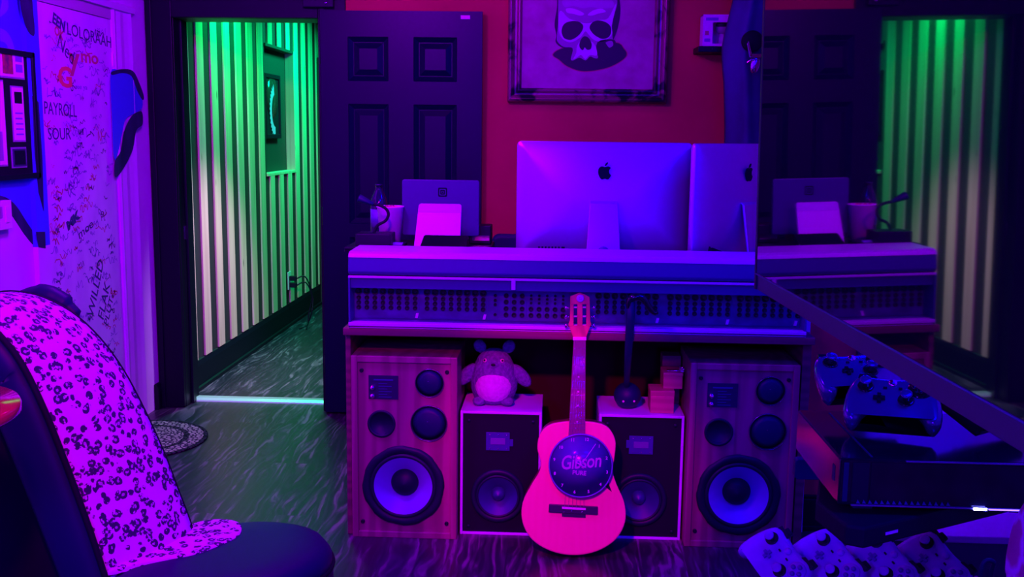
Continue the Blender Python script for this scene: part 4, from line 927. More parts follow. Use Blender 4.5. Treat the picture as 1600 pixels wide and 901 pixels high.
mb = MB(); mb.prism([a0+gn*.003, b0+gn*.003, b1+gn*.003, a1+gn*.003], gn*.007, rosew); fb = mb.build('fingerboard', t)
mb = MB(); mb.prism([a0-gn*.012, b0-gn*.012, b1-gn*.012, a1-gn*.012], gn*.0148, mahog)
mb.prism([G(893, 690)-gn*.03, G(911, 690)-gn*.03, G(911, 655)-gn*.02, G(893, 655)-gn*.02], gn*.018, mahog); mb.build('neck', t, .004)
for k in range(13):
    f_ = 1-2**(-k/12.0); L = 1.78; u = min(f_*L, 1) if k else 0
    ys = 529+(682-529)*min(1, (1-2**(-(k+1)/12.0))*1.72)
    l_ = a1+(a0-a1)*((ys-529)/153); r_ = b1+(b0-b1)*((ys-529)/153)
    mb = MB(); mb.tube([l_+gn*.0105, r_+gn*.0105], .0008, chrome, 6); kid(mb, 'fret', fb, t)
for ys in (588, 611, 633, 658):
    mb = MB(); c_ = (a1+(a0-a1)*((ys-529)/153)+b1+(b0-b1)*((ys-529)/153))/2; mb.lathe([(.0028, 0), (.0028, .0006)], white_pl, c_+gn*.0101, gn, 12); kid(mb, 'inlay_dot', fb, t)
mb = MB(); mb.prism([G(895, 531)+gn*.003, G(916, 531)+gn*.003, G(916, 526)+gn*.003, G(895, 526)+gn*.003], gn*.010, white_pl); mb.build('nut', t, .001)
hs = [(896, 528), (888, 506), (891, 500), (891, 463), (898, 460), (906, 457), (914, 460), (921, 464), (922, 500), (924, 506), (915, 528)]
mb = MB()
hp_ = [G(*p) for p in hs]
# headstock with two slots: left rail, centre rail, right rail, top and bottom blocks
def hb(pts): mb.prism([G(x, y)-gn*.006 for x, y in pts], gn*.014, mahog)
hb([(891, 475), (891, 463), (898, 460), (906, 457), (914, 460), (921, 464), (921.5, 475)])
hb([(891, 475), (896.3, 475), (896.3, 508), (889.5, 510), (888, 506), (890.5, 500)]); hb([(902, 475), (910, 475), (910, 508), (902, 508)]); hb([(916, 475), (921.5, 475), (922, 500), (924, 506), (922, 510), (916, 508)])
hb([(889.5, 510), (896.3, 508), (902, 508), (910, 508), (916, 508), (922, 510), (915, 528), (896, 528)])
mb.build('headstock', t, .001)
mb = MB(); mb.lathe([(.012, 0), (.0125, .002), (.010, .0022), (.0001, .0022)], mat('silver_emblem', (.4, .4, .65), .3, .4), G(906.5, 466)+gn*.008, gn, 24); mb.text('G', .014, Matrix.Translation(G(906.5, 466)+gn*.0105) @ Mg.to_3x3().to_4x4(), logo_blk, .0003); mb.build('emblem', t)
for ys in (481, 495, 509):
    for sx_, xp in ((-1, 890), (1, 922.5)):
        c_ = G(xp, ys); mb = MB(); mb.cyl(c_, c_+Vector((sx_*.012, 0, 0)), .0022, chrome, n=8)
        q_ = c_+Vector((sx_*.012, 0, 0)); mb.ball((q_.x, q_.y, q_.z), .0062, chrome, 12, (.8, .8, 1.2)); mb.build('tuning_peg', t)
    mb = MB(); mb.tube([G(896, ys-1)-gn*.001, G(902, ys-1)-gn*.001], .003, white_pl, 8); mb.tube([G(910, ys-1)-gn*.001, G(916, ys-1)-gn*.001], .003, white_pl, 8); mb.build('string_roller', t)
mb = MB(); mb.prism([G(857, 799)+gn*.0026, G(934, 803)+gn*.0026, G(934, 790)+gn*.0026, G(858, 786)+gn*.0026], gn*.008, mat('black_bridge_wood', (.02, .01, .04), .4)); br_ = mb.build('bridge', t, .002)
mb = MB(); mb.prism([G(878, 793)+gn*.010, G(915, 795)+gn*.010, G(915, 792)+gn*.010, G(878, 790)+gn*.010], gn*.004, white_pl); kid(mb, 'saddle', br_, t)
for xp in (881, 893, 909):
    mb = MB(); mb.ball(tuple(G(xp, 798.5 if xp != 893 else 797)+gn*.011), .0026, chrome, 8); kid(mb, 'bridge_pin', br_, t)
mb = MB(); mb.prism([G(878, 806)+gn*.0027, G(915, 808)+gn*.0027, G(915, 803)+gn*.0027, G(878, 801)+gn*.0027], gn*.003, mat('black_bridge_wood', (.02, .01, .04), .4)); kid(mb, 'bridge_tie_block', br_, t)
for k in range(6):
    u = (k+.5)/6; s0 = G(898.5+15*u, 529)+gn*.0125; s1 = G(879+36*u, 792)+gn*.0145
    mb = MB(); mb.tube([s0, s1], .0005, chrome, 5); mb.build('string', t)
mb = MB(); mb.prism([G(950, 752)+gn*.0027, G(956, 768)+gn*.0027, G(946, 760)+gn*.0027], gn*.001, logo_blk); mb.build('pickguard', t)

# clock leaning on the strings: a thing of its own
cc = G(907, 725)+gn*.026; R_ = (G(957, 725)-G(857, 725)).length/2
t = thing('wall_clock', 'round blue-faced clock mounted over the sound hole of the guitar', 'clock', cc)
face = mat('clock_face_blue', (.055, .045, .30), .25, coat=.4); ltr = mat('clock_lettering', (.34, .10, .50), .5); num = mat('clock_numerals', (.5, .35, .8), .5)
mb = MB(); mb.lathe([(R_*.97, -.010), (R_, -.008), (R_, .001), (R_*.985, .0028), (R_*.965, .0028), (R_*.96, .001)], mat('clock_rim', (.12, .10, .45), .3), cc, gn, 64); mb.build('rim', t)
mb = MB(); mb.lathe([(R_*.965, 0), (.0001, .0001)], face, cc+gn*.0011, gn, 64)
Mc = Matrix((Vector((1, 0, 0)), gu, gn)).transposed().to_4x4(); Mc.translation = cc+gn*.0014
for k in range(1, 13):
    an = math.radians(90-30*k-12); rr_ = R_*.84
    mb.text(str(k), .0145, Mc @ Matrix.Translation((rr_*math.cos(an), rr_*math.sin(an), 0)), num, .0002, bold=.0003)
mb.text('Gibson', .052, Mc @ Matrix.Translation((-.001, .012, 0)) @ Matrix.Rotation(.10, 4, 'Z') @ Matrix.Diagonal((.95, 1.25, 1, 1)), ltr, .0003, shear=.25, bold=.0007, spacing=.95)
mb.text('PURE', .020, Mc @ Matrix.Translation((-.004, -.024, 0)) @ Matrix.Rotation(-.05, 4, 'Z'), ltr, .0003, bold=.0006)
mb.build('dial', t)
for p0, p1, wd, nm in (((931, 693), (905, 731), .0011, 'minute_hand'), ((916, 731), (900, 722), .0015, 'hour_hand')):
    a_ = onplane(*p0, cc+gn*.004, gn); b_ = onplane(*p1, cc+gn*.004, gn); mb = MB(); mb.tube([a_, b_], wd, num, 6); mb.build(nm, t)

# ------------------------------------------------------------------ plush, instrument, boxes
pc = atY(771, 634, 3.56); PXc = pc.x; zb = .4525; py_ = 3.585
t = thing('plush_toy', 'grey stuffed toy bear with pale belly sitting on the left small speaker', 'soft toy', (PXc, py_, zb))
mb = MB()
def lobe(c, r, scl, n=28): mb.ball(c, r, fur_g, n, scl)
hgt = atY(771, 541, 3.56).z - zb
mb = MB(); mb.lathe([(.0001, 0), (.045, .002), (.070, .018), (.083, .055), (.085, .09), (.078, .125), (.068, .150), (.057, .172), (.042, .190), (.020, .200), (.0001, .202)], fur_g, (PXc, py_, zb), n=36, sy=.85); mb.build('body', t)
for s_ in (-1, 1):
    mb = MB(); mb.M = Matrix.Translation((PXc+s_*.095, py_-.005, zb+.105)) @ Matrix.Rotation(s_*-.75, 4, 'Y'); mb.ball((0, 0, 0), .03, fur_g, 20, (.85, .8, 1.7)); mb.build('arm', t)
    mb = MB(); mb.M = Matrix.Translation((PXc+s_*.052, py_, zb+.208)) @ Matrix.Rotation(s_*.6, 4, 'Y'); mb.ball((0, 0, 0), .022, fur_g, 18, (1, .6, 1.15)); mb.build('ear', t)
    mb = MB(); mb.ball((PXc+s_*.050, py_-.04, zb+.018), .022, fur_g, 18, (1.1, 1.2, .75)); mb.build('foot', t)
    mb = MB(); q = (PXc+s_*.030, py_-.046, zb+.166); mb.lathe([(.0075, 0), (.0070, .003), (.0001, .0045)], mat('pink_eye', (.8, .4, .6), .4), q, (s_*.4, -1, .35), 20); o = mb.build('eye', t)
    mb = MB(); mb.lathe([(.0038, .003), (.0034, .0055), (.0001, .006)], blk, q, (s_*.4, -1, .35), 16); kid(mb, 'pupil', o, t)
mb = MB(); mb.ball((PXc, py_-.026, zb+.074), .064, fur_w, 32, (1.08, .86, 1.08)); mb.build('belly_patch', t)
mb = MB(); mb.ball((PXc, py_-.052, zb+.148), .017, fur_g, 16, (1.2, .6, .8)); mb.build('muzzle', t)
mb = MB(); mb.ball((PXc, py_-.0625, zb+.154), .007, blk, 12, (1.2, .6, .7)); mb.build('nose', t)

oc = atY(980, 627, 3.56)
t = thing('electronic_instrument', 'black tadpole-shaped electronic instrument with a long hooked stem, standing on the right small speaker', 'instrument', (oc.x, 3.56, .4525))
rb = .0485
mb = MB(); mb.ball((oc.x, 3.56, .4525+rb*.96), rb, vinyl, 32, (1, 1, .96)); mb.build('head', t)
st0 = Vector((oc.x, 3.56, .4525+rb*1.85)); st1 = atY(984, 545, 3.50); st2 = atY(987, 478, 3.385)
mb = MB(); sp_ = [st0, atY(981, 585, 3.54), st1+Vector((0, -.13, 0)), st2]
p1 = atY(979, 600, 3.52); p2 = atY(982, 545, 3.39); p3 = atY(985, 500, 3.375); p4 = atY(986, 470, 3.375)
mb.tube([st0-Vector((0, 0, .012)), p1, p2, p3, p4], [.007, .010, .013, .015, .014], vinyl, 14); mb.build('stem', t)
mb = MB(); mb.tube(smooth_poly([atY(985, 482, 3.375), atY(984, 470, 3.373), atY(993, 464, 3.37), atY(1005, 467, 3.37), (atY(1013, 478, 3.37)), atY(1021, 488, 3.37), atY(1028, 487, 3.37)], 5, False), [.013]*6+[.013]*6+[.012]*6+[.010]*6+[.008]*6+[.006]*6+[.003], gloss_blk, 14); mb.build('hooked_tip', t)
for px in (974, 991):
    q = atY(px, 627, 3.56-rb*.95); mb = MB(); mb.lathe([(.0040, -.004), (.0040, .002), (.0001, .003)], mat('pink_eye', (.8, .4, .6), .4), (q.x, 3.56-math.sqrt(max(rb**2-(q.x-oc.x)**2-(q.z-.4525-rb*.96)**2, 0)), q.z), (0, -1, 0), 14); mb.build('eye', t)

def wbox(x0, x1, y0, y1, z0, z1, lab, m_=box_wood, rz=0):
    t = thing('wooden_box', lab, 'box', ((x0+x1)/2, (y0+y1)/2, z0), rz)
    hx, hy, h = (x1-x0)/2, (y1-y0)/2, z1-z0
    mb = MB(); mb.box((-hx, -hy, 0), (hx, hy, h*.78), m_); mb.build('box_body', t, .002, world=False)
    mb = MB(); mb.box((-hx-.001, -hy-.001, h*.78), (hx+.001, hy+.001, h), m_); mb.build('box_lid', t, .002, world=False)
    return t
a = atY(1016, 640, 3.50); b = atY(1053, 640, 3.50); c = atY(1016, 610, 3.50)
wbox(a.x, b.x, 3.50, 3.60, .4525, c.z, 'small pale wooden box standing on the right small speaker, lowest of the stack')
z1 = c.z+.0005
a2 = atY(1036, 610, 3.53); b2 = atY(1066, 610, 3.53); c2 = atY(1036, 582, 3.53)
wbox(a2.x, min(b2.x, .458), 3.53, 3.63, z1, c2.z, 'small pale wooden box stacked on top under the silver trinket')
a3 = atY(1034, 575, 3.66); b3 = atY(1062, 575, 3.66)
wbox(a3.x, min(b3.x, .455), 3.635, 3.71, .4525, atY(1034, 553, 3.66).z, 'taller dim wooden box standing behind the two stacked boxes', desk_wood)
t = thing('metal_trinket', 'little silver jewelled trinket lying on the stacked wooden boxes', 'trinket', ((a2.x+b2.x)/2, 3.56, c2.z))
mb = MB(); xx = a2.x+.012
mb.tube([(xx, 3.545, c2.z+.0045), (xx+.03, 3.545, c2.z+.0045), (xx+.045, 3.54, c2.z+.006)], .004, chrome)
for k in range(6): an = -1.2+k*.55; mb.tube([(xx+.045, 3.54, c2.z+.006), (xx+.045+.016*math.cos(an), 3.53, c2.z+.008+.016*math.sin(an) if math.sin(an) > -.2 else c2.z+.004)], .0022, chrome, 6)
mb.build('body', t)

# metal upright right of the desk
t = thing('rack_upright', 'pale metal upright strip with black hooks right of the desk', 'rack rail', (.90, 3.58, 0))
a = atY(1252, 500, 3.58); b = atY(1268, 500, 3.58); c = atY(1251, 690, 3.58)
mb = MB(); mb.prism([(c.x-.004, 3.58, 0), (c.x+.024, 3.58, 0), (b.x-.003, 3.58, .80), (a.x+.004, 3.58, .80)], (0, .010, 0), lip_metal); mb.build('strip', t, .001)
for py in (524, 557, 590, 621, 655):
    q = atY(1259, py, 3.575); mb = MB(); mb.tube([(q.x-.012, 3.578, q.z), (q.x+.004, 3.565, q.z), (q.x+.008, 3.565, q.z+.014), (q.x+.006, 3.565, q.z-.008)], .0025, blk, 6); mb.build('hook', t)

# ------------------------------------------------------------------ television (its glossy screen mirrors the room)
az, el, dpl = .05124, .01698, .48572
tn = Vector((math.cos(az)*math.cos(el), math.sin(az)*math.cos(el), math.sin(el)))   # into the television, away from the room
tt = Vector((math.sin(az), -math.cos(az), 0)).normalized()                            # along the screen towards the camera
tu = tt.cross(tn).normalized()
if tu.z < 0: tu = -tu
c0 = onplane(1182, 427, tn*dpl, tn)
tv_scr = mat('television_glass', (.006, .005, .012), .025, spec=.5, ior=2.0)
bez = mat('television_bezel', (.02, .01, .07), .4)
t = thing('flat_television', 'large glossy black flat television at the right mirroring the room', 'television', c0+tt*.61)
def Tv(u, v, w_): return c0+tt*u+tu*v+tn*w_
TW, TH = 1.23, .70
mb = MB(); mb.prism([Tv(0, 0, 0), Tv(TW, 0, 0), Tv(TW, TH, 0), Tv(0, TH, 0)], tn*.004, tv_scr); mb.build('screen', t)
mb = MB()
def tvb(u0, v0, u1, v1, w0, w1, m_): mb.prism([Tv(u0, v0, w0), Tv(u1, v0, w0), Tv(u1, v1, w0), Tv(u0, v1, w0)], tn*(w1-w0), m_)
tvb(-.004, -.030, TW+.004, 0, .002, .03, bez); tvb(-.004, -.002, TW+.004, .0005, -.002, .004, grey_metal)
tvb(-.012, -.030, 0, TH+.006, -.001, .03, blk); tvb(TW, -.03, TW+.01, TH+.006, -.001, .03, blk); tvb(0, TH, TW, TH+.008, -.001, .03, blk)
mb.build('bezel', t, .001)
mb = MB(); tvb(.0, .0, TW, TH, .0045, .035, blk); tvb(.2, .06, TW-.2, TH-.2, .035, .06, blk); mb.build('rear_housing', t, .004)
q = Tv(.95, .30, .061)
mb = MB(); mb.box((q.x, q.y-.10, q.z-.1), (q.x+.02, q.y+.10, q.z+.1), blk); mb.build('mount_plate', t, .002)
mb = MB(); mb.box((q.x+.02, q.y-.03, q.z-.03), (XR-.021, q.y+.03, q.z+.03), blk); mb.box((XR-.02, q.y-.1, q.z-.12), (XR-.001, q.y+.1, q.z+.12), blk); mb.build('wall_arm', t, .002)
# wall-hung shelf that carries the game console
t = thing('media_shelf', 'dark wall-hung shelf holding the game console under the television', 'shelf', (.95, 1.95, .800))
mb = MB(); mb.prism([(.425, 1.60, .800), (.445, 1.50, .800), (.47, 1.488, .800), (XR-.001, 2.10, .800), (XR-.001, 2.40, .800), (.50, 1.86, .800)], (0, 0, .033), blk_matte); mb.build('board', t, .004)
mb = MB(); mb.box((XR-.015, 2.0, .70), (XR-.001, 2.35, .7995), blk); mb.build('bracket', t, .002)
dirv = (Vector((XR, 2.10, 0))-Vector((.47, 1.488, 0))).normalized(); pos = Vector((.47, 1.488, .8165))+dirv*.045
mb = MB(); mb.M = Matrix.Translation(pos) @ Matrix.Rotation(math.atan2(dirv.y, dirv.x), 4, 'Z'); mb.box((0, -.0012, -.0022), (.026, -.0002, .0022), white_pl); mb.build('shelf_label', t)

# game console
GZ0, GZ1 = .8335+.0125, .921
t = thing('game_console', 'wide glossy black game console on the shelf under the television', 'game console', (.61, 1.69, GZ0-.012))
gx0, gx1, gy0, gy1 = .445, .778, 1.550, 1.835
mb = MB(); mb.box((gx0, gy0, GZ0), (gx1, gy1, GZ1), gloss_blk); mb.build('body', t, .003)
mb = MB(); mb.box((gx0+.006, gy0-.002, GZ0+.006), (gx0+.014, gy0, GZ1-.006), vinyl); mb.build('front_edge', t, .001)
mb = MB(); mb.box((gx0+.020, gy0-.0015, GZ0+.006), (gx0+.045, gy0, GZ1-.006), blk)
mb.box((gx0+.048, gy0-.0012, GZ0+.008), (gx1-.006, gy0, GZ1-.005), gloss_blk); mb.build('front_fascia', t)
mb = MB(); mb.box((gx0+.02, gy0-.003, GZ0), (gx1-.003, gy0, GZ0+.0025), mat('satin_metal', (.3, .28, .5), .25, .7)); mb.build('bottom_trim', t)
for k in range(16):
    mb = MB(); mb.prism([(gx0+.028+k*.0092, gy0-.002, GZ0+.004), (gx0+.034+k*.0092, gy0-.002, GZ0+.004), (gx0+.030+k*.0092, gy0-.002, GZ0+.010)], (0, .001, 0), grey_metal); mb.build('vent_tooth', t)
mb = MB(); q = atY(1532, 793, gy0-.004); mb.box((q.x-.010, gy0-.005, GZ0-.001), (q.x+.010, gy0-.003, GZ0+.0025), mat('blue_power_light', (.3, .3, 1), .3, emit=(.12, .12, 1.0), estr=70)); o = mb.build('power_light', t); o['label'] = 'glowing blue power light'
mb = MB(); mb.box((q.x+.013, gy0-.0045, GZ0-.0005), (q.x+.075, gy0-.003, GZ0+.0012), mat('blue_light_strip', (.3, .3, 1), .3, emit=(.2, .1, 1.0), estr=4)); mb.build('light_strip', t)
mb = MB(); mb.box((gx0+.1, gy0-.0032, GZ1-.0025), (gx1-.01, gy0, GZ1-.0005), MATS['satin_metal']); mb.build('top_trim', t)
mb = MB(); mb.box((gx0+.03, gy0+.02, GZ0-.012), (gx0+.06, gy1-.02, GZ0), rubber); mb.box((gx1-.06, gy0+.02, GZ0-.012), (gx1-.03, gy1-.02, GZ0), rubber); mb.build('foot', t)
mb = MB(); mb.box((gx0+.05, gy0+.01, GZ1), (gx0+.053, gy1-.02, GZ1+.001), vinyl); mb.build('lid_seam', t)
for yy in (1.575,):
    mb = MB(); mb.box((gx0-.001, yy, GZ0+.03), (gx0+.001, yy+.012, GZ1-.02), vinyl); mb.build('side_vent', t)

# ------------------------------------------------------------------ gamepads
def make_pad(name, label, body_m, M, group=None, stick_m=blk, face_m=None, sc_=1.0):
    t = thing(name, label, 'gamepad', M.to_translation(), M.to_3x3(), group)
    k = .01*sc_; relief = pad_relief if body_m is pad_grey else stick_m
    half = [(0, 4.1), (2.6, 4.3), (4.6, 4.5), (6.2, 3.6), (7.2, 1.2), (7.7, -1.8), (7.6, -4.4), (6.6, -5.6), (5.4, -5.2), (4.4, -3.4), (3.3, -2.3), (1.6, -2.0), (0, -2.0)]
    full = half + [(-x, y) for x, y in reversed(half[1:-1])]
    ol = [Vector((p[0]*k, p[1]*k, 0)) for p in smooth_poly([(x, y, 0) for x, y in full], 3)]
    n = len(ol)
    def off(d, z):   # inset along vertex normals
        r = []
        for i in range(n):
            tg = (ol[(i+1) % n]-ol[i-1]); nn = Vector((tg.y, -tg.x, 0)).normalized()
            dep = 1+.55*max(0, (-ol[i].y/k-1)/4)*(1 if z < 0 else .15)
            r.append(ol[i]+nn*d*k+Vector((0, 0, z*k*dep)))
        return r
    s_ = 1
    tg = (ol[1]-ol[-1]); nn = Vector((tg.y, -tg.x, 0)); 
    if nn.y > 0: s_ = -1            # make +d point inwards
    mb = MB(); mb.rings([off(.9*s_, -1.9), off(.45*s_, -1.6), off(.08*s_, -.9), off(0, -.2), off(.08*s_, .35), off(.35*s_, .75), off(.75*s_, .95), off(1.0*s_, 1.0)], body_m, True, True, True)
    mb.build('shell', t, world=False)
    zt = .0116*sc_
    for x, y in ((-4.3, 1.7), (2.1, -.9)):
        mb = MB(); mb.lathe([(1.35*k, zt-.001), (1.3*k, zt+.001), (.95*k, zt+.0005)], stick_m, (x*k, y*k, 0), n=24)
        mb.lathe([(.45*k, zt), (.42*k, zt+.012*sc_), (.90*k, zt+.0135*sc_), (.98*k, zt+.016*sc_), (.80*k, zt+.0175*sc_), (.0001, zt+.0165*sc_)], body_m if face_m is None else face_m, (x*k, y*k, 0), n=24); mb.build('thumbstick', t, world=False)
    mb = MB(); x, y = -2.1*k, -.9*k; a_, b_ = .32*k, .95*k
    mb.box((x-a_, y-b_, zt-.002), (x+a_, y+b_, zt+.0045*sc_), relief); mb.box((x-b_, y-a_, zt-.002), (x+b_, y+a_, zt+.0045*sc_), relief); mb.build('direction_pad', t, .0006, world=False)
    for dx, dy, cm in ((0, .95, None), (0, -.95, None), (.95, 0, redmark), (-.95, 0, None)):
        mb = MB(); mb.lathe([(.46*k, zt-.001), (.46*k, zt+.004*sc_), (.36*k, zt+.0055*sc_), (.0001, zt+.0058*sc_)], relief, ((4.3+dx)*k, (1.7+dy)*k, 0), n=16); mb.build('face_button', t, world=False)
    mb = MB(); mb.lathe([(2.0*k, zt-.001), (1.95*k, zt+.0006), (.0001, zt+.0007)], stick_m, (4.3*k, 1.7*k, 0), n=30) if stick_m is gloss_blk else mb.lathe([(1.9*k, zt-.001), (1.85*k, zt+.0006), (.0001, zt+.0007)], body_m, (4.3*k, 1.7*k, 0), n=30); mb.build('button_dish', t, world=False)
    mb = MB(); mb.lathe([(.7*k, zt-.001), (.68*k, zt+.001), (.0001, zt+.0016)], chrome if body_m is pad_dark else body_m, (0, 2.7*k, 0), n=20); mb.build('home_button', t, world=False)
    for x in (-1.2, 1.2):
        mb = MB(); mb.box(((x-.3)*k, 1.35*k, zt-.001), ((x+.3)*k, 1.7*k, zt+.0012), stick_m); mb.build('menu_button', t, .0003, world=False)
    for s2 in (-1, 1):
        mb = MB(); mb.prism([(s2*2.4*k, 4.0*k, 0), (s2*5.6*k, 3.9*k, 0), (s2*5.4*k, 4.9*k, 0), (s2*2.8*k, 4.7*k, 0)], (0, 0, .007*sc_), stick_m); mb.build('bumper', t, .001, world=False)
        mb = MB(); mb.prism([(s2*3.0*k, 3.8*k, -.012*sc_), (s2*5.2*k, 3.8*k, -.012*sc_), (s2*5.0*k, 5.6*k, -.015*sc_), (s2*3.4*k, 5.6*k, -.015*sc_)], (0, 0, .010*sc_), stick_m); mb.build('trigger', t, .002, world=False)
    return t
def frame_mat(u, v, pos):
    u = Vector(u).normalized(); v = (Vector(v)-u*Vector(v).dot(u)).normalized(); n = u.cross(v)
    M = Matrix((u, v, n)).transposed().to_4x4(); M.translation = pos; return M
uu = RT*.371+UP*(-.563)-FWD*.738; vv = RT*.735+UP*.68
pad_px = [(1217, 877, 'leftmost of the four'), (1299, 879, 'second from left of the four'), (1382, 882, 'third from left of the four'), (1462, 884, 'rightmost of the four')]
PADY = 1.95
first = None
for px, py, lb in pad_px:
    pos = atY(px, py, PADY)
    M = frame_mat(uu, vv, pos); lab = 'grey gamepad propped upright in the row at bottom right, ' + lb
    if first is None: first = make_pad('gamepad', lab, pad_grey, M, 'row of grey gamepads')
    else: dup(first, pos, M.to_3x3(), lab, 'row of grey gamepads')
# cradle strip under that row
p0 = atY(1170, 955, 1.95); p1 = atY(1525, 960, 1.95)
mb = MB(); mb.box((p0.x, 1.86, 0), (p1.x+.03, 2.04, p0.z), blk)
tag(mb.build('gamepad_rack', bevel=.004), 'low black stand under the row of grey gamepads', 'rack')
# glossy pads piled on the console
zc = GZ1+.0195
pos = Vector((.565, 1.690, zc+.040)); M = frame_mat((.93, -.30, .03), (.25, .80, .58), pos)
make_pad('gamepad', 'glossy dark gamepad in front of the pile on the game console', pad_dark, M, None, gloss_blk)
pos = Vector((.535, 1.80, zc+.060)); M = frame_mat((.97, .12, .05), (-.10, .85, .42), pos)
make_pad('gamepad', 'glossy dark gamepad at the back of the pile, left grip over the red wall', pad_dark, M, None, gloss_blk)
pos = Vector((.715, 1.72, zc+.034)); M = frame_mat((.75, .6, 0), (-.6, .75, .25), pos)
make_pad('gamepad', 'near-black gamepad at the right of the pile under the television edge', blk, M, None, gloss_blk)

# dark box and bracket left of the console, white-topped cabinet below
a = atY(1243, 717, 2.0); b = atY(1300, 752, 2.0)
t = thing('shelf_bracket', 'flat dark bracket plate sticking out left of the game console', 'bracket', ((a.x+b.x)/2, 2.0, b.z))
zz0, zz1 = b.z+.002, a.z
mb = MB(); mb.prism([(x, 2.0, z) for x, z in rrect(a.x, zz0, a.x+.30, zz1, .008)], (0, .02, 0), vinyl); mb.build('plate', t, .002)
mb = MB(); mb.box((a.x+.26, 2.004, .62), (a.x+.29, 2.018, zz0+.01), blk); mb.build('post', t)
t = thing('white_cabinet', 'white-topped low cabinet partly hidden behind the console shelf', 'cabinet', (.95, 2.15, 0))
fz = .60; l0 = atZ(1337, 796, fz); f0 = atZ(1500, 837, fz)
mb = MB(); mb.box((.7, 2.07, 0), (1.25, 2.28, fz-.015), mat('dim_cabinet_front', (.06, .03, .12), .6)); mb.build('body', t, .003)
mb = MB(); mb.box((.674, 2.06, fz-.015), (1.27, 2.29, fz), white_pl); mb.build('top', t, .002)
mb = MB(); p = atY(1449, 860, 2.05); mb.box((p.x-.008, 2.055, .05), (p.x+.008, 2.069, fz-.016), mahog); mb.build('wood_strip', t)
# curved band near the rightmost gamepad
a = atY(1530, 901, 1.5); b = atY(1558, 901, 1.5); tz_ = atY(1540, 876, 1.5).z
mb = MB(); mb.tube(smooth_poly([(a.x, 1.5, tz_-.10), (a.x+.002, 1.5, tz_-.02), (a.x+.008, 1.5, tz_), (a.x+.020, 1.5, tz_-.002), (b.x, 1.52, tz_-.03), (b.x+.01, 1.53, tz_-.10)], 5, False), .0035, vinyl, 8)
mb.ball((a.x-.004, 1.5, tz_-.028), .004, redmark, 10)
tag(mb.build('headset_band', bevel=0), 'thin dark curved headset band right of the gamepad row', 'headset')

# ------------------------------------------------------------------ shoe-shaped chair
LX = Vector((.93, -.37, 0)).normalized(); WX = Vector((.37, .93, 0)).normalized()
def q3(px, py, Y): return atY(px, py, Y)
near = [(60, 2.11, None)]
# back profile: near and far edges of the leopard lining, from seat level up (x, y, z)
def epx(L_, Y): return [tuple(atY(x, y, Y)) for x, y in L_]
nearE = epx([(176, 912), (168, 890), (150, 835), (127, 770), (104, 708), (76, 638), (44, 572), (14, 530), (-26, 494), (-72, 472), (-115, 478)], 2.10)
farE = epx([(302, 835), (297, 815), (278, 765), (255, 705), (225, 640), (192, 578), (155, 528), (110, 487), (55, 461), (5, 456), (-35, 468)], 2.33)
t = thing('shoe_chair', 'high-heel shoe-shaped chair in black vinyl with leopard print lining', 'chair', (-1.0, 2.2, 0))
nE = smooth_poly(nearE, 4, False); fE = smooth_poly(farE, 4, False)
cols = 13; rowsL = []
for a, b in zip(nE, fE):
    r = []
    for i in range(cols):
        u = i/(cols-1); p = a.lerp(b, u); d = Vector((.9, -.2, .35))
        p = p + Vector((.022, -.006, .008))*math.sin(PI*u)*.8; r.append(p)
    rowsL.append(r)
mb = MB()
front = rowsL; back = [[p+Vector((-.02, .004, -.012)) for p in r] for r in rowsL]
loops = [f + b[::-1] for f, b in zip(front, back)]
mb.rings(loops, leo, True); mb.build('lining', t)['label'] = 'leopard print lining of the back'
# black vinyl outer shell: same sweep, thicker, flaring at the sides
def shell(k): return Vector((-.10-.04*k, .0, -.035))
loops = []
L = len(nE)
for i, (a, b) in enumerate(zip(nE, fE)):
    k = i/(L-1); th = .105+.015*math.sin(PI*k)
    tang = (nE[min(i+1, L-1)]-nE[max(i-1, 0)]).normalized(); bk = Vector((-tang.z, 0, tang.x)); bk = bk if bk.x < 0 else -bk
    if k > .62: bk = Vector((-.5+(k-.62), 0, -1)).normalized()
    w_ = (b-a).normalized()
    o1 = a-w_*.008; o2 = b+w_*.008
    loops.append([a-w_*.002+bk*.004, o1-w_*.012+bk*.012, o1-w_*.020+bk*th*.4, o1-w_*.012+bk*th*.85, a+bk*th*1.05, a.lerp(b, .5)+bk*(th*1.15), b+bk*th*1.05, o2+w_*.012+bk*th*.85, o2+w_*.020+bk*th*.4, o2+w_*.012+bk*.012, b+w_*.002+bk*.004, a.lerp(b, .5)+bk*.02])
mb = MB(); mb.rings(loops, vinyl, True); mb.build('back_shell', t, subsurf=1)
# rim piping
mb = MB(); mb.tube([p+Vector((-.002, -.014, .000)) for p in nE], .007, blk_matte, 8); mb.build('piping', t)
mb = MB(); mb.tube([p+Vector((-.006, .012, -.002)) for p in fE], .004, blk_matte, 8); mb.build('piping', t)
# far collar bulge near the top
P = [Vector(p) for p in epx([(128, 508), (118, 492), (102, 476), (82, 464), (58, 460), (30, 470)], 2.39)]
mb = MB(); mb.tube(smooth_poly(P, 5, False), [.006]*5+[.016]*5+[.024]*5+[.026]*5+[.022]*5+[.01], vinyl, 16); mb.build('collar', t)
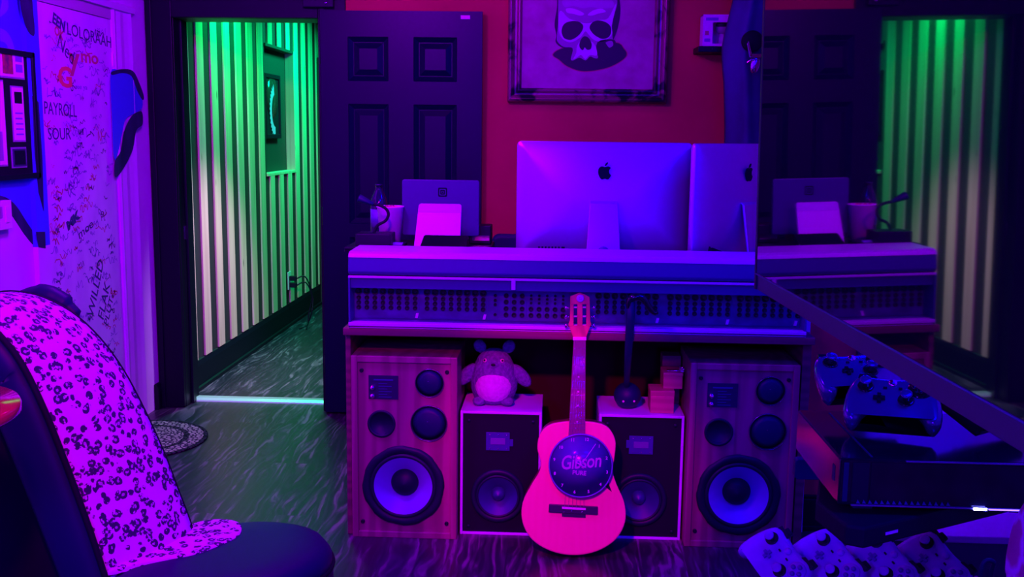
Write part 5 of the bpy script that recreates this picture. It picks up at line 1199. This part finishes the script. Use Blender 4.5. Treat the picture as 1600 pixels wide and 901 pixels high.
# seat (toe)
so = [(-.975, 2.03), (-.90, 1.99), (-.80, 1.99), (-.68, 2.02), (-.585, 2.09), (-.525, 2.19), (-.515, 2.29), (-.56, 2.39), (-.64, 2.445), (-.74, 2.455), (-.83, 2.42), (-.90, 2.35), (-.95, 2.2)]
so = smooth_poly([(x, y, 0) for x, y in so], 5); sc0 = sum(so, Vector())/len(so)
def sr(k, z): return [sc0+(p-sc0)*k+Vector((0, 0, z)) for p in so]
mb = MB(); mb.rings([sr(.90, .25), sr(.98, .262), sr(1.0, .30), sr(.995, .375), sr(.985, .40)], vinyl, True, True, False)
mb.build('seat_side', t)
mb = MB(); mb.rings([sr(.975, .398), sr(.992, .404), sr(.985, .418), sr(.93, .436), sr(.80, .446), sr(.5, .450)], vinyl, True, True, True); mb.build('seat_cushion', t)
mb = MB(); mb.tube(sr(.992, .400)+[sr(.992, .400)[0]], .006, blk_matte, 8); mb.build('piping', t)
# leopard tongue on the seat
tg = [(168, 892), (230, 878), (300, 866), (345, 850), (372, 836), (377, 822), (366, 813), (335, 811), (298, 819), (255, 840), (200, 872)]
P = [atZ(x, y, .452) for x, y in tg]; P = smooth_poly(P, 4)
mb = MB(); cn = sum(P, Vector())/len(P); mb.rings([[p+Vector((0, 0, -.010)) for p in P], P, [cn+(p-cn)*.96+Vector((0, 0, .002)) for p in P]], leo, True, False, True); mb.build('seat_lining', t)['label'] = 'leopard print tongue on the seat'
# heel as a black block, shade on leopard fabric put into its colour; sole
mb = MB()
def hr(cx_, cy_, rx, ry, z, n=28): return [(cx_+rx*math.cos(2*PI*i/n), cy_+ry*math.sin(2*PI*i/n), z) for i in range(n)]
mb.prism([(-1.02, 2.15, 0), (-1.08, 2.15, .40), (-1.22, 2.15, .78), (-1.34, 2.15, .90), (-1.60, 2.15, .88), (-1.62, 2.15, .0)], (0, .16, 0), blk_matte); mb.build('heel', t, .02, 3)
mb = MB(); mb.rings([sr(.72, 0), sr(.75, .02), sr(.80, .12), sr(.86, .2495)], vinyl, True); mb.build('base', t)

# red lacquered side table at the left edge
t = thing('side_table', 'round red lacquered side table at the left edge before the leopard chair', 'table', (-1.33, 1.70, 0))
zt_ = atY(15, 652, 1.68).z; ex = atY(11, 652, 1.68).x; rT = .20; cxT = ex-rT
mb = MB(); mb.lathe([(.0001, 0), (rT*.96, 0), (rT, .008), (rT, .020), (rT*.985, .026), (.0001, .026)], redlac, (cxT, 1.68, zt_-.016), n=64); mb.build('tabletop', t)
mb = MB(); mb.lathe([(.15, 0), (.15, .02), (.04, .05), (.03, .3), (.03, zt_-.05), (.08, zt_-.017)], blk, (cxT, 1.68, 0), n=36); mb.build('pedestal', t)

# patterned armchair at bottom right corner
def brocade():
    mt = mat('pink_brocade', (.5, .3, .5), .8, spec=.2)
    v = coords(mt, (14, 14, 14)); n = nd(mt, 'ShaderNodeTexVoronoi', feature='DISTANCE_TO_EDGE'); n.inputs['Scale'].default_value = 1.6
    nz = nd(mt, 'ShaderNodeTexNoise'); nz.inputs['Scale'].default_value = 1.5; lk(mt, v, nz.inputs['Vector'])
    mx = nd(mt, 'ShaderNodeMix', data_type='RGBA', blend_type='ADD'); mx.inputs[0].default_value = .6; lk(mt, v, mx.inputs[6]); lk(mt, nz.outputs['Color'], mx.inputs[7]); lk(mt, mx.outputs[2], n.inputs['Vector'])
    r = ramp(mt, [(.05, (.62, .36, .62)), (.16, (.42, .08, .22)), (.4, (.35, .05, .20))]); lk(mt, n.outputs['Distance'], r.inputs['Fac']); lk(mt, r.outputs['Color'], bsdf(mt).inputs['Base Color']); return mt
bro = brocade()
t = thing('patterned_armchair', 'pink patterned armchair just peeking in at the bottom right corner', 'armchair', (.72, 1.05, 0))
prof = [atY(x, y, 1.12) for x, y in ((1558, 960), (1560, 880), (1564, 845), (1572, 812), (1584, 785), (1600, 765), (1630, 745))]
pp_ = [(p.x, p.z) for p in prof]; pp_ = [(pp_[0][0]+.002, .45)] + pp_ + [(.82, pp_[-1][1]+.01), (.95, pp_[-1][1]-.02), (.97, .45)]
P = [v for v in smooth_poly([(x, 1.12, z) for x, z in pp_], 4)]
cn = sum(P, Vector())/len(P)
mb = MB(); mb.rings([[cn+(p-cn)*.93+Vector((0, .0, 0)) for p in P], [p+Vector((0, -.012, 0)) for p in [cn+(q_-cn)*.98 for q_ in P]], [p+Vector((0, -.03, 0)) for p in P], [p+Vector((0, -.12, 0)) for p in P], [cn+(p-cn)*.96+Vector((0, -.15, 0)) for p in P]], bro, True); mb.build('backrest', t)
mb = MB(); mb.box((.56, .55, .12), (.97, .975, .46), bro); mb.build('seat', t, .04, 3)
for x in (.58, .93):
    for y in (.58, 1.08):
        mb = MB(); mb.cyl((x, y, 0), (x, y, .46 if y > 1 else .13), .02, blk); mb.build('leg', t)
